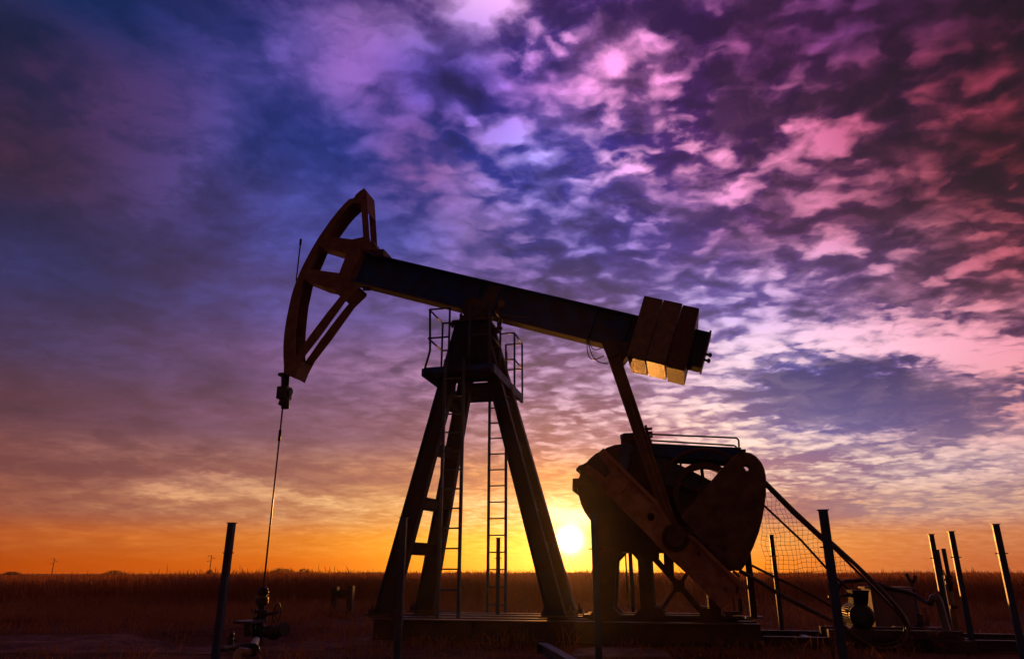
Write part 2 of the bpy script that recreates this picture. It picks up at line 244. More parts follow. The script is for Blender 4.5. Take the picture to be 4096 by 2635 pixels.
# ---------------------------------------------------------------- mesh builder (machine frame: a along the beam, b away, z up)
ea = Vector((math.cos(YAW), -math.sin(YAW), 0)); eb = Vector((math.sin(YAW), math.cos(YAW), 0))
class MB:
    def __init__(s): s.v = []; s.f = []; s.sm = []
    def add(s, vs, fs, smooth=False):
        o = len(s.v); s.v += [tuple(v) for v in vs]
        for f in fs: s.f.append([i+o for i in f]); s.sm.append(smooth)
        return s
    def hexa(s, p):   # p: 4 bottom + 4 top, same order
        return s.add(p, [(3,2,1,0),(4,5,6,7),(0,1,5,4),(1,2,6,5),(2,3,7,6),(3,0,4,7)])
    def box(s, a0, a1, b0, b1, z0, z1):
        return s.hexa([(a0,b0,z0),(a1,b0,z0),(a1,b1,z0),(a0,b1,z0),(a0,b0,z1),(a1,b0,z1),(a1,b1,z1),(a0,b1,z1)])
    def ext(s, loops, b0, b1):    # loops of (a,z): outline + holes, thickness b0..b1
        loops = [list(l) for l in loops]; flat = [p for l in loops for p in l]; n = len(flat)
        tri = tessellate_polygon([[Vector((p[0], p[1], 0)) for p in l] for l in loops])
        vs = [(p[0], b0, p[1]) for p in flat]+[(p[0], b1, p[1]) for p in flat]; fs = []
        for t in tri: fs.append(tuple(t)); fs.append(tuple(i+n for i in reversed(t)))
        o = 0
        for l in loops:
            k = len(l)
            for i in range(k): j = (i+1) % k; fs.append((o+i, o+j, n+o+j, n+o+i))
            o += k
        return s.add(vs, fs)
    def bar(s, p, q, w, h, up=(0, 0, 1)):  # rectangular bar from p to q; w across, h along up
        p = Vector(p); q = Vector(q); d = (q-p).normalized(); u = Vector(up); x = d.cross(u)
        if x.length < 1e-4: x = d.cross(Vector((0, 1, 0)))
        x.normalize(); y = x.cross(d).normalized(); x *= w/2; y *= h/2
        return s.hexa([p-x-y, p+x-y, q+x-y, q-x-y, p-x+y, p+x+y, q+x+y, q-x+y])
    def ibar(s, p, q, w, h, up, t=.018):   # I section: flanges w wide, apart by h along up
        p = Vector(p); q = Vector(q); d = (q-p).normalized(); x = d.cross(Vector(up)).normalized(); y = x.cross(d).normalized()
        s.bar(p, q, t, h-2*t, y)
        for g in (-1, 1): o = y*g*(h/2-t/2); s.bar(p+o, q+o, w, t, y)
        return s
    def tube(s, pts, r, n=8, closed=False):
        pts = [Vector(p) for p in pts]; m_ = len(pts); rs = r if isinstance(r, (list, tuple)) else [r]*m_
        vs = []; prev = None
        for i, p in enumerate(pts):
            if closed: d = pts[(i+1) % m_]-pts[i-1]
            else: d = pts[min(i+1, m_-1)]-pts[max(i-1, 0)]
            d.normalize()
            if prev is None:
                x = d.cross(Vector((0, 0, 1)))
                if x.length < .1: x = d.cross(Vector((0, 1, 0)))
            else: x = prev-d*prev.dot(d)
            x.normalize(); prev = x; y = d.cross(x)
            for k in range(n): t = 2*math.pi*k/n; vs.append(p+(x*math.cos(t)+y*math.sin(t))*rs[i])
        fs = []
        for i in range(m_ if closed else m_-1):
            j = (i+1) % m_
            for k in range(n): l = (k+1) % n; fs.append((i*n+k, i*n+l, j*n+l, j*n+k))
        s.add(vs, fs, True)
        if not closed:
            o = len(s.v)-len(vs); s.f.append([o+k for k in reversed(range(n))]); s.sm.append(False); s.f.append([o+(m_-1)*n+k for k in range(n)]); s.sm.append(False)
        return s
    def cyl(s, p, q, r, n=24, r2=None): return s.tube([p, q], [r, r if r2 is None else r2], n)
    def lathe(s, p, q, prof, n=24):   # prof: (t along, radius)
        p = Vector(p); q = Vector(q); d = q-p; L_ = d.length; d.normalize()
        x = d.cross(Vector((0, 0, 1)))
        if x.length < .1: x = d.cross(Vector((0, 1, 0)))
        x.normalize(); y = d.cross(x); vs = []
        for t, r in prof:
            for k in range(n): a = 2*math.pi*k/n; vs.append(p+d*(t*L_)+(x*math.cos(a)+y*math.sin(a))*max(r, 1e-4))
        fs = [(i*n+k, i*n+(k+1) % n, (i+1)*n+(k+1) % n, (i+1)*n+k) for i in range(len(prof)-1) for k in range(n)]
        s.add(vs, fs)
        o = len(s.v)-len(vs); s.f.append([o+k for k in reversed(range(n))]); s.sm.append(False); s.f.append([o+(len(prof)-1)*n+k for k in range(n)]); s.sm.append(False)
        return s
    def ring(s, c, r0, r1, b0, b1, n=48):    # annulus in the a-z plane
        vs = []; 
        for r, b in ((r0, b0), (r1, b0), (r1, b1), (r0, b1)):
            for k in range(n): t = 2*math.pi*k/n; vs.append((c[0]+r*math.cos(t), b, c[1]+r*math.sin(t)))
        fs = [(g*n+k, g*n+(k+1) % n, ((g+1) % 4)*n+(k+1) % n, ((g+1) % 4)*n+k) for g in range(4) for k in range(n)]
        return s.add(vs, fs, False)
    def disc(s, c, r, b0, b1, n=32): return s.cyl((c[0], b0, c[1]), (c[0], b1, c[1]), r, n)
    def build(s, name, material, parent, bevel=0.):
        me = bpy.data.meshes.new(name); o0 = Vector(parent['_o']) if parent and '_o' in parent else Vector((0, 0, 0))
        me.from_pydata([Vector(v)-o0 for v in s.v], [], s.f); me.polygons.foreach_set('use_smooth', s.sm); me.materials.append(material); me.update()
        import bmesh
        bm = bmesh.new(); bm.from_mesh(me); bmesh.ops.recalc_face_normals(bm, faces=bm.faces); bm.to_mesh(me); bm.free()
        o = bpy.data.objects.new(name, me); col.objects.link(o)
        if parent:
            o.parent = parent; o['_o'] = tuple(o0)
        if bevel:
            b = o.modifiers.new('bevel', 'BEVEL'); b.width = bevel; b.segments = 1; b.limit_method = 'ANGLE'; b.angle_limit = math.radians(40)
        return o
ROOTS = []
def thing(name, label, cat, o, group=None, frame='m'):
    """Empty at the thing's base; o = base in the frame used for its meshes (m: machine frame, w: world)"""
    e = bpy.data.objects.new(name, None); col.objects.link(e); e.empty_display_size = .2
    o = Vector(o)
    if frame == 'm': e.location = ea*o.x+eb*o.y+Vector((0, 0, o.z)); e.rotation_euler = (0, 0, -YAW)
    else: e.location = o
    e['label'] = label; e['category'] = cat; e['_o'] = tuple(o)
    if group: e['group'] = group
    ROOTS.append(e); return e
def single(mb, name, label, cat, o, material, group=None, frame='m', bevel=0.):
    d = {'_o': tuple(o)}; me = mb.build(name, material, None, bevel)
    for v in me.data.vertices: v.co -= Vector(o)
    o = Vector(o)
    if frame == 'm': me.location = ea*o.x+eb*o.y+Vector((0, 0, o.z)); me.rotation_euler = (0, 0, -YAW)
    else: me.location = o
    me['label'] = label; me['category'] = cat
    if group: me['group'] = group
    return me
def PP(b, *pts): return [A(p, b) for p in pts]        # picture points on the plane b -> (a,z)
def P3(p, b): a, z = A(p, b); return Vector((a, b, z))
def lerp(p, q, t): return tuple(p[i]+(q[i]-p[i])*t for i in range(len(p)))
# ================================================================ the pumpjack
B0 = 11.75
jack = thing('pumpjack', 'large ochre and dark blue pumpjack on a steel skid, horse head raised at the left', 'pumpjack', (-2.5, B0, 0))
# --- skid
m = MB()
for b in (10.85, 11.45, 12.12, 12.75): m.ibar((-4.65, b, .155), (.93, b, .155), .20, .29, (0, 0, 1), .022)
for a in (-4.55, -3.4, -2.0, -.9, .1, .85): m.ibar((a, 10.86, .16), (a, 12.74, .16), .12, .22, (0, 0, 1), .015)
for a in (-4.3, -3.7, -3.1, -2.5, -1.6, -.4, .5): m.box(a-.008, a+.008, 10.765, 10.84, .03, .28)
m.box(-4.76, -4.50, 10.9, 11.3, .302, .325); m.build('skid_frame', M_dark(), jack, .004)
# --- samson post legs (I section, web towards the camera)
def leg(p, q, w0, w1):
    m = MB(); X = Vector((1, 0, 0)); p = Vector(p); q = Vector(q); Yb = Vector((0, .01, 0))
    m.hexa([p-X*w0/2-Yb, p+X*w0/2-Yb, p+X*w0/2+Yb, p-X*w0/2+Yb, q-X*w1/2-Yb, q+X*w1/2-Yb, q+X*w1/2+Yb, q-X*w1/2+Yb])
    for g in (-1, 1): m.bar(p+X*g*(w0/2-.01), q+X*g*(w1/2-.01), .17, .02, X)
    return m
NLb = (-4.62, 11.15, .3); NLt = (-3.555, 11.52, 5.15)
FLb = (-4.42, 12.45, .3); FLt = (-3.485, 12.02, 5.15)
NRb = (-1.885, 11.15, .3); NRt = (-3.245, 11.52, 5.15)
FRb = (-1.93, 12.45, .3); FRt = (-3.19, 12.02, 5.15)
for p, q, w0, w1 in ((NLb, NLt, .32, .26), (FLb, FLt, .33, .23), (NRb, NRt, .28, .21), (FRb, FRt, .31, .22)):
    lg = leg(p, q, w0, w1).build('leg', M_leg(), jack, .003)
    f = MB(); f.box(p[0]-.26, p[0]+.26, p[1]-.14, p[1]+.14, .322, .352)
    for g in (-1, 1): f.ext([[(p[0]+g*.15, .352), (p[0]+g*.25, .352), (p[0]+g*.19, .50)]], p[1]-.01, p[1]+.01)
    for g in (-1, 1):
        for h in (-1, 1): f.cyl((p[0]+g*.21, p[1]+h*.1, .352), (p[0]+g*.21, p[1]+h*.1, .42), .022, 6)
    f.build('foot', M_dark(), lg)
# cross bars
def on(p, q, z): return Vector(lerp(p, q, (z-p[2])/(q[2]-p[2])))
for zt in (1.33, 2.05, 2.95, 3.75):
    MB().ibar(on(NLb, NLt, zt)+Vector((0, .09, 0)), on(FLb, FLt, zt)-Vector((0, .09, 0)), .12, .20, (0, 0, 1), .014).build('cross_brace', M_leg(), jack, .002)
    MB().ibar(on(NRb, NRt, zt)+Vector((0, .09, 0)), on(FRb, FRt, zt)-Vector((0, .09, 0)), .12, .20, (0, 0, 1), .014).build('cross_brace', M_leg(), jack, .002)
zb = A(c2(800, 1210), 12.3)[1]
m = MB(); m.ibar(on(FLb, FLt, zb)+Vector((.14, 0, 0)), on(FRb, FRt, zb)-Vector((.14, 0, 0)), .12, .26, (0, 0, 1), .014)
m.build('cross_brace', M_leg(), jack, .002)
# head of the tower
for b, bb in ((11.44, 11.46), (12.08, 12.10)):
    p1, p2 = on(NLb, NLt, 4.35), on(NRb, NRt, 4.35); m = MB()
    m.ext([[(p1.x-.1, 4.30), (p1.x+.12, 4.30), (p1.x+.3, 4.52), (p2.x-.3, 4.52), (p2.x-.12, 4.30), (p2.x+.1, 4.30), (-3.10, 5.22), (-3.66, 5.22)]], b, bb)
    m.build('head_plate', M_leg(), jack)
m = MB(); m.box(-3.72, -3.04, 11.36, 12.16, 5.16, 5.20)
m.box(-3.58, -3.12, 11.42, 12.08, 5.203, 5.30); m.disc((-3.36, 5.42), .20, 11.40, 12.10, 28)
m.ext([PP(11.45, c2(640, 475), c2(885, 475), c2(880, 400), c2(800, 340), c2(705, 320), c2(645, 345))], 11.50, 12.0)
for g in (-.28, .26): m.cyl((-3.3+g, 11.45, 5.2), (-3.3+g, 11.45, 5.34), .03, 6); m.cyl((-3.3+g, 12.05, 5.2), (-3.3+g, 12.05, 5.34), .03, 6)
m.build('saddle_bearing', M_dark(), jack, .004)
for p in (c2(540, 505), c2(1010, 550)):
    m = MB(); q = P3(p, 11.5); m.cyl(q+Vector((-.07, 0, 0)), q+Vector((.07, 0, 0)), .028, 10); m.box(q.x-.02, q.x+.02, 11.47, 11.53, q.z-.06, q.z+.035)
    m.build('lifting_lug', M_dark(), jack)
# platforms
ZP = 4.18
m = MB()
m.box(-4.0, -2.86, 10.86, 11.60, ZP-.02, ZP); m.box(-4.0, -2.86, 12.42, 13.1, ZP-.02, ZP)
m.bar((-4.0, 10.86, ZP-.03), (-2.86, 10.86, ZP-.03), .03, .10); m.bar((-4.0, 13.1, ZP-.03), (-2.86, 13.1, ZP-.03), .03, .10)
m.bar((-2.83, 10.84, ZP-.06), (-2.83, 13.12, ZP-.06), .05, .15); m.bar((-4.03, 10.84, ZP-.06), (-4.03, 11.62, ZP-.06), .05, .13); m.bar((-4.03, 12.40, ZP-.06), (-4.03, 13.12, ZP-.06), .05, .13)
m.bar((-4.0, 11.60, ZP-.04), (-2.86, 11.60, ZP-.04), .04, .07); m.bar((-4.0, 12.42, ZP-.04), (-2.86, 12.42, ZP-.04), .04, .07)
m.build('platform', M_blue(), jack, .002)
ZR = 5.24; ZM = 4.72
def rails(runs, posts, name='guard_rail'):
    m = MB()
    for r in runs:
        for zz_ in (ZR, ZM):
            for p, q in zip(r, r[1:]): m.tube([(*p, zz_), (*q, zz_)], .016, 6)
    for p in posts: m.tube([(*p, ZP-.04), (*p, ZR)], .019, 6)
    return m.build(name, M_post(), jack)
rails([[(-3.6, 10.87), (-3.97, 10.87), (-3.97, 11.6), (-3.6, 11.6)]], [(-3.6, 10.87), (-3.97, 11.6)])
MB().tube([(-4.02, 10.87, ZP-.04), (-3.93, 10.87, 4.5), (-3.96, 10.87, ZR)], .02, 6).build('bent_post', M_post(), jack)
rails([[(-3.24, 10.87), (-2.89, 10.87), (-2.89, 11.6), (-3.2, 11.6)]], [(-3.24, 10.87), (-2.89, 10.87), (-2.89, 11.6)])
rails([[(-3.1, 12.42), (-2.82, 12.42), (-2.82, 13.1), (-3.15, 13.1)]], [(-2.82, 12.42), (-2.82, 13.1), (-3.15, 13.1)])
rails([[(-3.6, 12.42), (-3.97, 12.42), (-3.97, 13.1), (-3.5, 13.1)]], [(-3.97, 12.42), (-3.97, 13.1), (-3.5, 13.1)])
# ladders
def ladder(a0, a1, b, z0, z1, zr0, step, extra=0):
    m = MB()
    for a in (a0, a1): m.bar((a, b, z0), (a, b, z1), .045, .05, (0, 1, 0))
    z = zr0
    while z < z1-.1: m.tube([(a0, b, z), (a1, b, z)], .0135, 6); z += step
    return m.build('ladder', M_post(), jack)
ladder(-3.63, -3.31, 10.815, .32, 4.30, .41, .297)
ladder(-3.48, -3.15, 13.14, .02, 5.1, .12, .297)
# --- walking beam
bt0 = Vector((*A(c1(690, 470), 11.55),)); bt1 = Vector(A(c4(680, 312), 11.55))
db = (bt1-bt0).normalized(); nb = Vector((-db.y, db.x)); 
if nb.y < 0: nb = -nb
q1 = Vector(A(c1(740, 682), 11.55)); q2 = Vector(A(c4(395, 518), 11.55))
hb = (abs((q1-bt0).dot(nb))+abs((q2-bt0).dot(nb)))/2
def BM(s, t, b=11.70): v = bt0+db*s+nb*t; return Vector((v.x, b, v.y))     # along beam, above top edge
Lb = (bt1-bt0).length
nb3 = Vector((nb.x, 0, nb.y)); db3 = Vector((db.x, 0, db.y))
m = MB(); m.ibar(BM(.02, -hb/2), BM(Lb+1.20, -hb/2), .32, hb, nb3, .028)
for s in (2.55, 2.95, Lb-.72, Lb-.12): m.bar(BM(s, -hb+.03), BM(s, -.03), .014, .30, db3) if False else m.hexa([BM(s-.01, -hb+.03, 11.555), BM(s+.01, -hb+.03, 11.555), BM(s+.01, -hb+.03, 11.845), BM(s-.01, -hb+.03, 11.845), BM(s-.01, -.03, 11.555), BM(s+.01, -.03, 11.555), BM(s+.01, -.03, 11.845), BM(s-.01, -.03, 11.845)])
beam = m.build('walking_beam', M_blue(), jack, .003)
MB().bar(BM(.04, -hb-.006), BM(Lb+1.18, -hb-.006), .315, .010, nb3).build('lower_flange', mat('sunset_lit_flange_tint', (.16, .055, .02), .75, 0, (.06, .025, .012), .5, 7, .4, 40, spec=.25), beam)  # thin skin; orange sunset light on the underside is put into its colour
m = MB()    # trunnion plate at the pivot
m.ext([[tuple(BM(2.62, -hb+.02).xz), tuple(BM(3.05, -hb+.02).xz), tuple(BM(2.98, -.04).xz), tuple(BM(2.72, -.04).xz)]], 11.60, 11.62)
m.build('web_plate', M_dark(), beam)
m = MB()    # end plate and bolts of the beam
e0 = BM(Lb+1.205, -hb/2)
m.hexa([BM(Lb+1.20, -hb-.02, 11.5), BM(Lb+1.23, -hb-.02, 11.5), BM(Lb+1.23, -hb-.02, 11.9), BM(Lb+1.20, -hb-.02, 11.9), BM(Lb+1.20, .02, 11.5), BM(Lb+1.23, .02, 11.5), BM(Lb+1.23, .02, 11.9), BM(Lb+1.20, .02, 11.9)])
for t in (-.36, -.46): m.cyl(BM(Lb+1.23, t, 11.62), BM(Lb+1.33, t, 11.62), .022, 8); m.cyl(BM(Lb+1.28, t, 11.62), BM(Lb+1.32, t, 11.62), .04, 6)
m.build('end_plate', M_dark(), beam)
# --- horse head
HN = 11.50; HF = 11.88
arc = [d1(970,222), d1(915,235), d1(860,285), d1(780,375), d1(690,485), d1(610,600), d1(530,715), d1(450,850), d1(380,980), d1(320,1100), d1(270,1220), d1(230,1330), d1(200,1430), d1(175,1540), d2(200,390), d2(175,560), d2(163,720), d2(163,850), d2(170,960), d2(167,1050)]
outline = [d1(1100,100), d1(1045,135), d1(1000,175)]+arc+[d2(240,1078), d2(300,1112), d2(345,1000), d2(430,840), d2(640,570), d2(935,160), d2(1080,22), d1(1030,1310), d1(895,1250), d1(985,1080), d1(1060,930), d1(1045,840), d1(1200,860), d1(1160,690), d1(1127,140)]
H1 = [d1(965,278), d1(1058,292), d1(1085,700), d1(950,730), d1(780,708), d1(632,695), d1(700,588), d1(800,450), d1(880,355)]
H2 = [d1(535,805), d1(880,910), d1(790,1145), d1(540,1112), d1(405,1098), d1(470,960)]
H3 = [d1(350,1215), d1(560,1300), d1(720,1335), d1(800,1435), d2(700,310), d2(500,575), d2(312,840), d2(308,700), d2(315,500), d2(330,340), d2(352,160)]
ZO = lambda L_: PP(HN, *L_)
hh = MB(); hh.ext([ZO(outline), ZO(H1), ZO(H2), ZO(H3)], HN, HN+.016)
head = hh.build('horse_head', M_yellow(), jack, .002)
m = MB(); m.ext([ZO(outline), ZO(H1), ZO(H2), ZO(H3)], HF, HF+.016); m.build('side_plate', M_yellow(), head, .002)
def strip(pts, th, side=1, b0=HN+.016, b1=HF):
    az_ = ZO(pts); m = MB(); n = len(az_)
    off = []
    for i in range(n):
        p = Vector(az_[max(i-1, 0)]); q = Vector(az_[min(i+1, n-1)]); d = (q-p).normalized(); off.append(Vector((-d.y, d.x))*th*side)
    for i in range(n-1):
        p, q = Vector(az_[i]), Vector(az_[i+1]); p2, q2 = p+off[i], q+off[i+1]
        m.hexa([(p.x, b0, p.y), (q.x, b0, q.y), (q.x, b1, q.y), (p.x, b1, p.y), (p2.x, b0, p2.y), (q2.x, b0, q2.y), (q2.x, b1, q2.y), (p2.x, b1, p2.y)])
    return m
strip(arc, .02, 1).build('arc_plate', M_yellow(), head)
for sp_ in ([H2[0], H2[1]], H3[0:4], [d1(1100,102), d1(1045,137), d1(1000,177), d1(970,222)], [d1(1160,690), d1(1140,395)][0:0] or [d1(1127,142), d1(1100,102)], [d1(1140,395), d1(1127,142)], [d2(940,155), d2(1080,24)], [d2(300,1108), d2(345,1000), d2(395,905)], [d2(240,1078), d2(300,1108)], [d1(1030,1312), d1(895,1250)], [d1(962,276), d1(1060,291)]):
    strip(sp_, .014, 1).build('stiffener', M_yellow(), head)

m = MB()      # hinge and bolts where head meets beam
p = P3(d1(1290, 900), 11.6); m.box(p.x-.10, p.x+.12, 11.50, 11.90, p.z-.10, p.z+.03)
m.build('head_hinge', M_dark(), head); m = MB(); p = P3(d1(1225, 800), 11.6); m.hexa([(p.x-.05, 11.52, p.z-.15), (p.x+.12, 11.52, p.z-.15), (p.x+.12, 11.88, p.z-.15), (p.x-.05, 11.88, p.z-.15), (p.x-.04, 11.52, p.z+.05), (p.x, 11.52, p.z+.05), (p.x, 11.88, p.z+.05), (p.x-.04, 11.88, p.z+.05)])
m.build('hinge_web', M_yellow(), head); m = MB()
for x in (1100, 1130, 1160): p = P3(d1(x, 1345), 11.52); m.cyl(p-Vector((0, 0, .02)), p+Vector((0, 0, .05)), .03, 8)
m.build('hinge_bolt', M_dark(), head)
m = MB(); p = [P3(d1(262, 1240), B0), P3(d1(285, 1030), B0), P3(d1(300, 900), B0), P3(d1(313, 790), B0)]; m.tube(p, .014, 8); m.cyl(P3(d1(312, 800), B0), P3(d1(319, 728), B0), .024, 10); m.build('cable_end', M_oil(), head)
# --- bridle, carrier and polished rod
m = MB()
for x in (165, 228): m.tube([P3(d2(x, 1060), 11.72), P3(d2(x-8, 1250), 11.72)], .02, 8)
p = P3(d2(195, 1075), 11.72); m.box(p.x-.13, p.x+.13, 11.66, 11.78, p.z-.02, p.z+.035)
m.tube([P3(d2(182, 1085), 11.72), P3(d2(178, 1300), 11.72)], .065, 10)
br = m.build('bridle', M_oil(), jack)
m = MB(); p = P3(d2(180, 1290), 11.72); m.box(p.x-.11, p.x+.10, 11.62, 11.82, p.z-.13, p.z+.10)
m.tube([P3(d2(235, 1283), 11.70), P3(d2(262, 1288), 11.70)], .065, 12); m.cyl(P3(d2(222, 1335), 11.7), P3(d2(240, 1340), 11.7), .035, 8)
m.hexa([P3(d2(98, 1440), 11.64), P3(d2(150, 1465), 11.64), P3(d2(150, 1465), 11.8), P3(d2(98, 1440), 11.8), P3(d2(125, 1350), 11.64), P3(d2(165, 1350), 11.64), P3(d2(165, 1350), 11.8), P3(d2(125, 1350), 11.8)])
m.tube([P3(d2(190, 1340), 11.72), P3(d2(188, 1487), 11.72)], .075, 14); m.build('carrier_bar', M_oil(), br, .004)
rodx = A(d2(158, 1460), B0)[0]
MB().tube([(rodx, B0, .55), (rodx, B0, 4.1)], .0155, 10).build('polished_rod', M_steel(), br)
m = MB(); m.cyl((rodx, B0, 3.25), (rodx, B0, 3.45), .026, 10); m.build('rod_coupling', M_oil(), br)
# --- beam counterweights
CW = [[d6(858,98), d6(1085,148), d6(862,888), d6(640,845)], [d6(1097,149), d6(1325,197), d6(1105,945), d6(873,892)], [d6(1335,212), d6(1532,255), d6(1350,1018), d6(1120,962)]]
for i, q in enumerate(CW):
    q = PP(11.2, *q); m = MB(); m.ext([q], 11.2, 12.17)
    o = m.build('counterweight_box', (M_cw, M_cw, M_brown)[i](), jack, .008)
    c = Vector((sum(p[0] for p in q)/4, sum(p[1] for p in q)/4)); r = MB(); qs = [Vector(p) for p in q]
    for k in range(4):      # raised edge strips
        p, w = qs[k]*.975+c*.025, qs[(k+1) % 4]*.975+c*.025; r.bar((p.x, 11.196, p.y), (w.x, 11.196, w.y), .012, .018, (w-p).to_3d() if False else (0, 1, 0))
    r.build('edge_strip', (M_cw, M_cw, M_brown)[i](), o)
    q0, q1 = qs[3]*.985+qs[2]*.015, qs[2]*.985+qs[3]*.015; MB().hexa([(q0.x, 11.215, q0.y-.012), (q1.x, 11.215, q1.y-.012), (q1.x, 12.155, q1.y-.012), (q0.x, 12.155, q0.y-.012), (q0.x, 11.215, q0.y+.004), (q1.x, 11.215, q1.y+.004), (q1.x, 12.155, q1.y+.004), (q0.x, 12.155, q0.y+.004)]).build('bottom_plate', mat('oily_amber_sheen_plate', (.55, .19, .02), .42, .95, (.05, .02, .006), 1., 20, 1., 60, spec=.5, bdist=.06) if i < 2 else mat('dull_scaled_plate', (.20, .07, .012), .6, .85, (.03, .012, .006), .9, 24, 1., 60, spec=.3, bdist=.05), o)  # amber metal colour tints the low sky's reflection; dark mottling is oily scale
# --- equalizer and pitmans
ac, zc_ = A(c4(505, 585), 11.7)
m = MB()
m.ext([PP(11.6, c4(440,520), c4(610,520), c4(592,630), c4(565,665), c4(520,690), c4(480,675), c4(450,640))], 11.55, 11.85)
eqa, eqz = A(c4(470, 548), 11.0); m.ibar((eqa, 10.98, eqz), (eqa, 12.52, eqz), .16, .20, (0, 0, 1), .02)
m.build('equalizer', M_dark(), jack, .004)
PINZ = Vector(A(d5(620, 160), 10.98)); 
for b, nm in ((11.02, 0), (12.48, 1)):
    top = Vector(A(c4(468, 560), 11.02)); d = (PINZ-top).normalized(); n_ = Vector((-d.y, d.x)); m = MB()
    w0, w1 = .092, .078
    P_ = [top+n_*w0-d*.02, top-n_*w0-d*.02, PINZ-n_*w1, PINZ+n_*w1]
    m.ext([[tuple(x) for x in P_]], b-.01, b+.01)
    for s_, w in ((1, 0), (-1, 0)):
        p, q = (P_[0], P_[3]) if s_ == 1 else (P_[1], P_[2]); m.bar((p.x, b-.02, p.y), (q.x, b-.02, q.y), .016, .15, (0, 1, 0)) if False else m.bar((p.x, b, p.y), (q.x, b, q.y), .022, .12, (0, 1, 0))
    p, q = lerp(P_[0], P_[1], .42), lerp(P_[3], P_[2], .42); m.bar((p[0], b-.03, p[1]), (q[0], b-.03, q[1]), .03, .05, (0, 1, 0))
    po = m.build('pitman_arm', M_yellow(), jack, .003)
    if b < 12:
        m = MB(); c_ = [top+n_*.115-d*.10, top-n_*.115-d*.10, top-n_*.10+d*.16, top+n_*.10+d*.16]; m.ext([[tuple(x) for x in c_]], b-.075, b+.075)
        t = top+d*1.35-n_*.0; m.build('wrist_cap', M_dark(), po, .003); m = MB()
        for s_ in (-.16, -.10, -.04): m.cyl((t.x+.10, b-.02, t.y+s_), (t.x+.22, b-.02, t.y+s_), .022, 6)
        m.bar((t.x+.12, b-.02, t.y+.02), (t.x+.20, b-.02, t.y-.32), .03, .04); m.build('grease_fitting', M_dark(), po, .003)
m = MB()
for x0, y0, x1, y1, dx in ((285, 485, 415, 620, 60), (290, 490, 450, 680, 40), (300, 500, 412, 555, 30), (288, 488, 440, 683, 36)):
    p, q = P3(c4(x0, y0), 11.5), P3(c4(x1, y1), 11.3); pts = []
    for i in range(11):
        t = i/10; v = p.lerp(q, t); v.z -= math.sin(t*math.pi)*dx*.0032; v.x -= math.sin(t*math.pi)*dx*.0016; pts.append(v)
    m.tube(pts, .008, 5)
m.build('hanging_cable', M_rubber(), jack)
m = MB(); p = P3(c2(1045, 300), 11.5); m.box(p.x-.05, p.x+.05, 11.44, 11.5, p.z-.07, p.z+.06)
for i in range(4): m.box(p.x-.055, p.x+.055, 11.432, 11.445, p.z-.055+i*.03, p.z-.045+i*.03)
m.tube([(p.x-.02, 11.47, p.z-.05), (p.x-.07, 11.47, p.z-.14), (p.x-.02, 11.49, p.z-.2), (p.x+.5, 11.53, p.z-.28)], .006, 5)
m.build('lamp_bracket', M_grey(), jack); m = MB()
p = P3(c2(620, 430), 11.4)
for i in range(6): m.ring((p.x+.006*i, p.z+.15-i*.05), .012, .02, 11.395+.01*(i % 2), 11.405+.01*(i % 2), 10)
m.build('chain', M_dark(), jack)
# --- gearbox
GB = 11.42
go = [d3(1050,270), d3(1000,250), d3(970,230), d3(880,226), d3(820,232), d3(740,240), d3(650,270), d3(590,305), d3(500,350), d3(430,410), d3(390,455), d3(345,480), d3(300,495), d3(265,530), d3(258,558), d3(275,572), d3(300,548), d3(318,560), d3(310,610), d3(292,652), d3(218,655), d3(213,810), d3(232,815), d3(245,780), d3(270,770), d3(285,840), d3(320,970), d3(360,1060), d3(420,1150), d3(485,1220),
      c5(291,835), c5(480,835), c5(535,835), c5(890,835), c5(1010,760), d4(900,640), d4(750,525), d4(400,350), d4(50,190)]
m = MB(); m.ext([PP(GB, *go)], GB, 12.15); gb = m.build('gearbox', M_dark(), jack, .01)
m = MB(); m.ext([PP(GB-.02, d3(1130,300), d4(50,195), d4(400,355), d4(750,530), d4(700,700), d4(100,560), d3(1190,600))], GB-.045, GB-.001); m.build('belt_cover', mat('grey_blue_paint', (.05, .09, .13), .5, 0, (.03, .04, .05), .4, 6, .15), gb, .004)
m = MB(); m.ext([PP(GB-.02, d3(838,250), d3(925,250), d3(945,340), d3(900,560), d3(780,560), d3(800,420), d3(835,300))], GB-.06, GB); p = P3(d3(885, 290), GB-.06); m.ring((p.x, p.z), .05, .10, GB-.085, GB-.055, 20); m.build('bearing_rib', mat('bright_blue_paint', (.05, .09, .26), .45, 0, (.04, .06, .14), .4, 8, .1), gb, .004)
m = MB(); p = P3(d3(925, 225), 11.7); m.cyl(p-Vector((0, 0, .05)), p+Vector((0, 0, .13)), .14, 20); m.cyl(p+Vector((0, 0, .08)), p+Vector((0, 0, .15)), .155, 6)
p = P3(d3(850, 225), 11.6); m.cyl(p-Vector((0, 0, .05)), p+Vector((0, 0, .08)), .05, 6); m.build('filler_cap', M_dark(), gb)
# studs and hooks along the split line, loops of the cover
m = MB()
for x, y in ((1290, 360), ): 
    p = P3(d3(x, y), GB-.03); m.tube([p+Vector((0, 0, -.02)), p+Vector((.015, 0, .05)), p+Vector((.04, 0, .03)), p+Vector((.02, 0, -.02))], .006, 5)
for x, y in ((235, 262), (372, 330), (290, 265)): p = P3(d4(x, y), GB); MB().cyl(p-Vector((0, 0, .05)), p+Vector((.02, 0, .09)), .02, 6).build('stud', M_dark(), gb)
m.build('lifting_eye', M_dark(), gb)
for t in range(9): p = P3(lerp(d3(330, 700), d3(1000, 720), t/8), GB-.01); MB().cyl(p, p+Vector((0, -.035, 0)), .025, 6).build('bolt', M_dark(), gb)
m = MB()
m.bar(P3(d3(300, 690), GB-.02), P3(d3(1050, 715), GB-.02), .05, .06); m.build('split_flange', M_dark(), gb)
